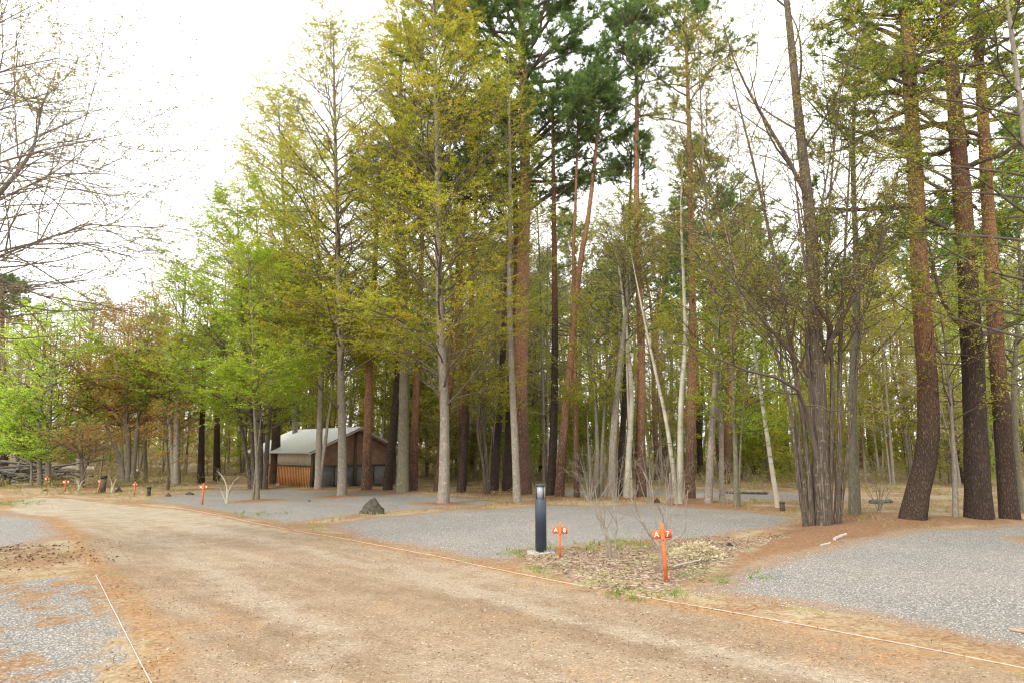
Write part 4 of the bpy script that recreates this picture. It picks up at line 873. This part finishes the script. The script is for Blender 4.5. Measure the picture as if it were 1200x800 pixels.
def text(name, body, parent, loc, size, mat, rz=0):
    c = bpy.data.curves.new(name, 'FONT'); c.body = body; c.size = size; c.extrude = .002; c.align_x = 'CENTER'; c.align_y = 'CENTER'; c.materials.append(mat)
    f = bpy.data.objects.new('f', c); COL.objects.link(f); dg = bpy.context.evaluated_depsgraph_get(); me = bpy.data.meshes.new_from_object(f.evaluated_get(dg)); bpy.data.objects.remove(f)
    o = bpy.data.objects.new(name, me); COL.objects.link(o); o.parent = parent; o.location = loc; o.rotation_euler = (math.pi/2, 0, rz); return o
def signpost(px, py, hpx, rz, label, a='A', b='7', lean=0.0, mat='orange', wpx=None):
    p = at(px, py); h = hpx*p[1]/F; r = empty('pitch_sign', p, rz); r.rotation_euler = (0, lean, rz); tag(r, label, 'sign', 'orange pitch number signs')
    w = .024 if h < .6 else .026
    s = MB().box((0, 0, h*.46-.03), (w*1.5, w*1.2, h*.92+.06)); z = h*.92
    q = w*.75; s.add([[-q, -w*.6, z], [q, -w*.6, z], [q, w*.6, z], [-q, w*.6, z], [0, 0, h]], f3=[[0, 1, 4], [1, 2, 4], [2, 3, 4], [3, 0, 4]])
    s.build('post', M['orange'] if mat == 'orange' else M['orange_old'], r)
    bw = (wpx*p[1]/F) if wpx else h*.42; bh = bw*.42; zc = h*.78
    bd = MB().box((0, w*.6+.011, zc), (bw, .02, bh)).build('board', M['orange'] if mat == 'orange' else M['orange_old'], r)
    text('lettering', a, bd, (-bw*.29, w*.6-.001, zc), bh*.95, M['white']); text('lettering', b, bd, (bw*.29, w*.6-.001, zc), bh*.95, M['white'])
    MB().box((0, -w*.62, zc-bh*.62), (w*.9, .006, bh*.12)).build('bracket', M['dark'], r)
    return r
signpost(781, 684, 69, .05, 'tall bright orange sign numbered A 7 in front of the forked bare sapling', 'A', '7', -.05, wpx=22)
signpost(656, 655, 42, -.03, 'short orange sign numbered A 8 beside the dark blue bollard', 'A', '8', .02, wpx=17)
signpost(237, 591, 25, .1, 'orange sign at the gravel edge in front of the twin pine trunks', 'A', '9', .0, 'old', wpx=10)
signpost(157, 583, 18, .0, 'thin orange sign beside a small black post on the far gravel', 'A', '1', .0, 'old', wpx=6)
signpost(76, 576, 14, .0, 'low wide orange sign between the lime tree and the Y-forked rusty tree', 'B', '2', .0, 'old', wpx=8)
signpost(54, 571, 12, .0, 'small orange sign at the foot of the lime green tree', 'B', '3', .0, 'old', wpx=6)
signpost(115, 577, 17, .0, 'orange sign leaning against the dark post by the far road', 'B', '1', .1, 'old', wpx=6)

def marker_post(px, py, hpx, wpx, label, cap='black', body='black', rz=.3):
    p = at(px, py); h = hpx*p[1]/F; w = wpx*p[1]/F; r = empty('marker_post', p, rz); tag(r, label, 'post')
    MB().box((0, 0, h*.41-.02), (w, w, h*.82+.04)).build('post', M[body], r)
    MB().box((0, 0, h*.91), (w*1.12, w*1.12, h*.18)).build('cap', M[cap], r); return r
marker_post(120, 577, 20, 5, 'thick dark post beside the leaning orange sign by the far road', 'black', 'dark')
marker_post(174, 582, 10, 3.6, 'small grey post with black top beside the thin orange sign', 'black', 'rock')
marker_post(333, 568, 9, 2.5, 'little black post by the pine at the left end of the shed', 'black', 'black')
marker_post(917, 598, 11, 4, 'short dark brown post beside the leaning white birch', 'dark', 'dark')
marker_post(3, 569, 14, 4, 'dark post at the far left edge in front of the log pile', 'black', 'dark')
marker_post(10, 567, 10, 4, 'lower dark post second from the left edge in front of the log pile', 'black', 'dark')
marker_post(160, 561, 11, 2.5, 'black post with white top behind the bronze tree', 'white', 'black')
marker_post(688+8, 584, 9, 2, 'thin dark stake among the bare shrubs behind the gravel', 'dark', 'dark')

def rock(px, py, wpx, hpx, seed, label, mat='rock', name='rock', cat='rock'):
    g = np.random.default_rng(seed); p = at(px, py); w = wpx*p[1]/F/2; h = hpx*p[1]/F
    a = np.linspace(0, 2*np.pi, 14, endpoint=False); lv = np.linspace(0, 1, 7); V = []
    for z in lv:
        rr = w*(1-z**1.7*.8)*(1+g.normal(0, .10, 14)+.12*np.sin(2*a+z*2+seed))
        V.append(np.stack([np.cos(a)*rr, np.sin(a)*rr*.85, np.full(14, z*h)+g.normal(0, h*.05, 14)-.02], -1))
    V = np.concatenate(V+[np.array([[0, 0, h]])]); q = [[i*14+j, i*14+(j+1) % 14, (i+1)*14+(j+1) % 14, (i+1)*14+j] for i in range(6) for j in range(14)]
    t3 = [[84+j, 84+(j+1) % 14, 98] for j in range(14)]
    o = MB().add(V, q, t3).build(name, M[mat]); o.location = p; tag(o, label, cat); return o
rock(436, 600, 26, 17, 1, 'dark pointed stump mound at the near corner between two gravel pitches', 'rock', 'tree_stump', 'stump')
rock(139, 576, 9, 6, 2, 'dark humped rock just right of the thick dark post')
rock(197, 582, 8, 4, 3, 'flat dark rock between the black-topped post and the orange sign')
rock(222, 579, 12, 3.5, 4, 'low wide dark rock immediately left of the orange gravel-edge sign')
rock(326, 569, 5, 3, 5, 'small pale stone at the foot of the pine by the shed', 'concrete')
rock(362, 587, 4, 2.6, 6, 'small dark stone lying on the gravel in front of the shed')
rock(770, 589, 9, 6, 7, 'dark clod among the bare shrubs left of the twin-stemmed birch')
rock(741, 662, 8, 4, 8, 'black clod of earth on the fallen leaves behind the tall orange sign', 'black', 'earth_clod', 'clod')
rock(855, 643, 15, 6, 9, 'shiny black lump at the end of the straw heap', 'black', 'rubber_lump', 'lump')
rock(54, 575, 8, 2.4, 10, 'low dark stone below the small orange sign at the far left')
def lying(name, p0, p1, r, mat, label, cat, z=0.0, n=8, wig=.02, seed=0, px=True):
    g = np.random.default_rng(seed); a = at(*p0) if px else np.array(p0, float); b = at(*p1) if px else np.array(p1, float); s = np.linspace(0, 1, 24)[:, None]
    P = a*(1-s)+b*s; k = nrm(np.array([a[1]-b[1], b[0]-a[0], 0.])); P = P+k*(np.cumsum(g.normal(0, wig, 24))*np.sin(np.pi*s[:, 0]))[:, None]
    P[:, 2] = gz(P[:, 0], P[:, 1])+r*.9+z+g.normal(0, r*.1, 24); q = P.mean(0)
    o = MB().tube(P-q, r*(1+g.normal(0, .04, 24)), n).build(name, M[mat], None, True); o.location = q; tag(o, label, cat); return o
lying('boundary_rope', (1230, 790), (545, 656), .005, 'rope', 'long pale rope pegged along the road edge from the bollard bed to the right', 'rope', wig=.012, seed=1)
lying('boundary_rope', (543, 655), (345, 620), .0045, 'rope', 'white rope between the road and the middle gravel pitch', 'rope', wig=.015, seed=2)
lying('boundary_rope', (335, 618), (165, 590), .0045, 'rope', 'thin far rope along the road edge past the gravel-edge sign', 'rope', wig=.02, seed=3)
lying('boundary_rope', (112, 678), (180, 808), .005, 'rope', 'straight white rope across the dirt at the near left', 'rope', wig=.0012, seed=4)
lying('cable', (872, 642), (962, 614), .014, 'hose', 'dark cable lying over the needles towards the many-stemmed tree', 'cable', wig=.02, seed=5)
lying('cable', (868, 648), (950, 622), .010, 'hose', 'thinner dark cable nearest the black lump', 'cable', wig=.02, seed=6)
lying('wooden_stick', (1184, 737), (1215, 742), .014, 'wood', 'short light stick on the gravel at the right edge', 'stick', wig=.002, seed=7)
lying('fallen_branch', (790, 668), (835, 640), .012, 'palewood', 'pale bare branch lying between the forked sapling and the straw heap', 'branch', wig=.03, z=.06, seed=8)
lying('wood_chunk', (978, 635), (991, 628), .03, 'palewood', 'bleached wood chunk at the foot of the many-stemmed tree', 'wood', wig=.004, seed=9)
lying('wood_chunk', (962, 640), (973, 638), .016, 'concrete', 'white wood chip just left of the bleached chunk', 'wood', wig=.003, seed=10)
lying('fallen_log', (58, 556), (112, 557), .14, 'palewood', 'long pale log lying in front of the brown bank at the far left', 'log', z=.25, wig=.03, seed=11)
lying('fallen_log', (1020, 590), (1045, 588), .06, 'log', 'short dark log beyond the gravel left of the bowed pine', 'log', wig=.02, seed=12)
lying('fallen_log', (845, 577), (900, 578), .05, 'log', 'long thin log far behind the leaning birch', 'log', wig=.03, seed=13)
# heap of cut branches
g = np.random.default_rng(9); hp = at(14, 564); mb = MB()
for k in range(46):
    L = g.uniform(1.2, 4.0); c = np.array([g.normal(0, 1.1), g.normal(0, .7), g.uniform(.1, .95)]); a = g.normal(0, .5)+math.pi*(g.random() < .5); d = np.array([math.cos(a), math.sin(a)*.5, g.normal(0, .16)])
    mb.tube([c-d*L/2, c+g.normal(0, .06, 3), c+d*L/2], [g.uniform(.03, .10), .05, .03], 6)
o = mb.build('branch_pile', M['log'], None, True); o.location = hp; tag(o, 'tangled heap of dark cut branches at the far left edge', 'branch pile')
# straw heap
g = np.random.default_rng(12); c = at(818, 654); n = 3000
a = g.uniform(0, 6.28, n); rr = np.sqrt(g.uniform(0, 1, n)); Pp = np.stack([np.cos(a)*rr*.36, np.sin(a)*rr*.34, .19*(1-rr**2)+.01], -1)
d = nrm(g.normal(0, 1, (n, 3))*np.array([1, 1, .3])); s = nrm(np.cross(d, g.normal(0, 1, (n, 3))))*.006; L = g.uniform(.06, .2, n)[:, None]
V = np.stack([Pp-d*L/2-s, Pp-d*L/2+s, Pp+d*L/2+s, Pp+d*L/2-s], 1).reshape(-1, 3)
o = link('straw_heap', mesh_from('straw_heap', V, [np.arange(4*n).reshape(-1, 4)], [LEAF['hay']], tint=g.uniform(0, 1, n), smooth=False)); o.location = c
tag(o, 'pale heap of dry straw right of the tall orange sign', 'straw heap')

# ---- bare saplings and shrubs
def shrub(specs, w, label, seed, bark='grey', twig='grey', pal='pale', lo=.15, Lmax=.5, name='sapling', D=None, **kw):
    b = at(*specs[0][0]); D = b[1]; st = stems_from([[(p[0], p[1])+tuple(p[2:]) for p in s] for s in specs], D)
    for s in st: s[0][2] = float(gz(s[0][0], s[0][1]))
    st = local(st, b); k = dict(n1=8, n2=2, n3=2, nl=1, leaf=.02, sides=8, twr=.4, twl=.12, ang=(25, 55), up=.3, flat=.2, spread=.01); k.update(kw)
    wood, lv = leafy(seed, st, [x*D/F/2 for x in (w if isinstance(w, list) else [w]*len(specs))], lo, Lmax, **k)
    return put_tree(name, b, wood, lv, BARK[bark], TWIG[twig], LEAF[pal], label, cat='sapling')
shrub([[(715, 655), (714, 636), (710, 622), (704, 606), (700, 590), (697, 570)], [(722, 656), (721, 630), (723, 615), (720, 594), (718, 570)], [(711, 630), (708, 610), (703, 598)]], [3.6, 2.8, 1.8], 'knobbly bare sapling with two upright stems in the leafy bed', 301)
shrub([[(776, 672), (775, 655), (773, 641), (765, 630), (755, 615), (745, 595), (735, 575)], [(777, 672), (778, 655), (779, 640), (781, 610), (781, 580), (779, 555)], [(775, 655), (782, 640), (792, 630), (801, 624), (804, 610), (803, 585), (802, 560)], [(775, 645), (770, 620), (767, 600), (764, 570), (760, 545)]], [5, 2.6, 2.6, 1.6],
      'forked bare sapling with a pale curved branch behind the tall orange sign', 302, n1=11)
shrub([[(266, 588), (266, 572), (262, 560), (256, 552)], [(266, 588), (268, 575), (274, 564), (281, 558)], [(265, 588), (260, 576), (256, 568)]], [2.4, 2, 1.5], 'whitish bare shrub right of the gravel-edge sign', 303, 'birch', 'grey')
shrub([[(131, 577), (131, 566), (127, 556)], [(131, 577), (134, 566), (137, 560)]], [2, 2], 'pale bare shrub right of the thick dark post', 304, 'birch', 'grey')
shrub([[(92, 575), (92, 566), (88, 560)], [(92, 575), (95, 566), (97, 562)]], [2, 2], 'whitish low shrub left of the Y-forked rusty tree', 305, 'birch', 'grey')
for i, (px, py, t) in enumerate([(690, 586, 530), (722, 588, 525), (760, 590, 520), (785, 592, 530), (850, 592, 550), (1030, 600, 550), (690, 588, 540)]):
    r = shrub([[(px, py), (px-3, (py+t)/2), (px-9, t)], [(px+2, py), (px+5, (py+t)/2), (px+12, t+4)], [(px, py), (px+1, py-20), (px+2, t-6)], [(px-1, py), (px-8, py-18), (px-18, t+14)], [(px+1, py), (px+10, py-20), (px+20, t+16)]], [1.1]*5,
          'leafless brownish shrub among the trunks along the far gravel edge', 310+i, 'grey', 'grey', 'pale', .2, .7, 'shrub', n1=22, n2=4, n3=3, twl=.22, nl=1, leaf=.03, twr=.3)
    r['group'] = 'leafless shrubs along the far gravel edge'; r['category'] = 'shrub'

# ---- the shed
def shed():
    A = np.array([-8.30, 28.8]); u = nrm(np.array([-3.9, 4.0])); w = nrm(np.array([4.0, 3.9])); ll, gw = 5.6, 4.1; he, hr = 1.55, 2.48
    z0 = float(gz(*A)); r = empty('shed', (A[0], A[1], z0), math.atan2(u[1], u[0])); tag(r, 'low wooden shed with white sheet roof and orange plank wall between the trees', 'shed')
    # local frame: x along the long wall, y = -w ... the gable lies on the x=0 side
    sgn = -1 if (u[0]*w[1]-u[1]*w[0]) < 0 else 1
    Y = lambda t: sgn*t
    MB().box(((ll-1.4)/2+.03, Y(.03), .42), (ll-1.4-.06, .05, .84)).build('plank_wall', M['plank'], r)
    slats = MB()
    for k in range(28): slats.box((.13+k*.145, Y(-.004), .42), (.012, .02, .84), t=.5)
    slats.build('batten', M['dark'], r)
    MB().box((ll/2, Y(.04), (he+.88)/2), (ll-.04, .05, he-.88)).build('upper_wall', M['board'], r)
    MB().box((ll/2, Y(-.0), .865), (ll, .07, .05)).build('rail', M['dark'], r)
    MB().box((ll-.75, Y(.035), .42), (1.15, .05, .83)).build('door', M['panel'], r)
    # gable
    g_ = MB(); g_.add([[.05, Y(.06), .9], [.05, Y(gw-.06), .9], [.05, Y(gw-.06), he], [.05, Y(gw/2), hr-.06], [.05, Y(.06), he], [.10, Y(.06), .9], [.10, Y(gw-.06), .9], [.10, Y(gw-.06), he], [.10, Y(gw/2), hr-.06], [.10, Y(.06), he]],
                     [[0, 1, 2, 4], [5, 6, 7, 9], [0, 1, 6, 5]], [[2, 3, 4], [7, 8, 9]]); g_.build('gable_wall', M['brownboard'], r)
    MB().box((.02, Y(gw/2), .88), (.06, gw, .06)).build('rail', M['dark'], r)
    for k in range(4): MB().box((.06, Y(.12+(gw-.2)*(k+.5)/4), .43), (.04, (gw-.3)/4-.03, .82)).build('grey_panel', M['panel'], r)
    for (x, y) in ((.02, .02), (ll-.02, .02), (.02, gw-.02), (.02, gw/2)): MB().box((x, Y(y), (he if y != gw/2 else hr-.1)/2-.02), (.09, .09, he if y != gw/2 else hr-.1)).build('post', M['dark'], r)
    MB().box((ll/2, Y(gw-.03), he/2), (ll-.1, .05, he)).build('rear_wall', M['board'], r)
    MB().box((ll-.03, Y(gw/2), he/2), (.05, gw-.1, he)).build('end_wall', M['board'], r)
    for side in (0, 1):
        n = 60; xs = np.linspace(-.45, ll+.4, n); rip = .012*np.cos(np.arange(n)*np.pi)
        ye, yr = (-.4, gw/2) if side == 0 else (gw+.4, gw/2); ze = he-.4*(hr-he)/(gw/2)
        top = []; V = []
        for zoff in (.05, .02):
            V += [[x, Y(ye), ze+zoff+q] for x, q in zip(xs, rip)]+[[x, Y(yr), hr+zoff+q] for x, q in zip(xs, rip)]
        q = []
        for b in (0, 2*n): q += [[b+i, b+i+1, b+n+i+1, b+n+i] for i in range(n-1)]
        q += [[i, i+1, 2*n+i+1, 2*n+i] for i in range(n-1)]
        MB().add(V, q).build('roof', M['tin'], r)
    for side in (0, 1):
        ye = -.42 if side == 0 else gw+.42; ze = he-.42*(hr-he)/(gw/2)
        mb = MB(); p0 = np.array([-.47, Y(ye), ze-.02]); p1 = np.array([-.47, Y(gw/2), hr-.02]); mb.tube([p0, p1], .035, 4); mb.build('barge_board', M['palewood'], r)
shed()
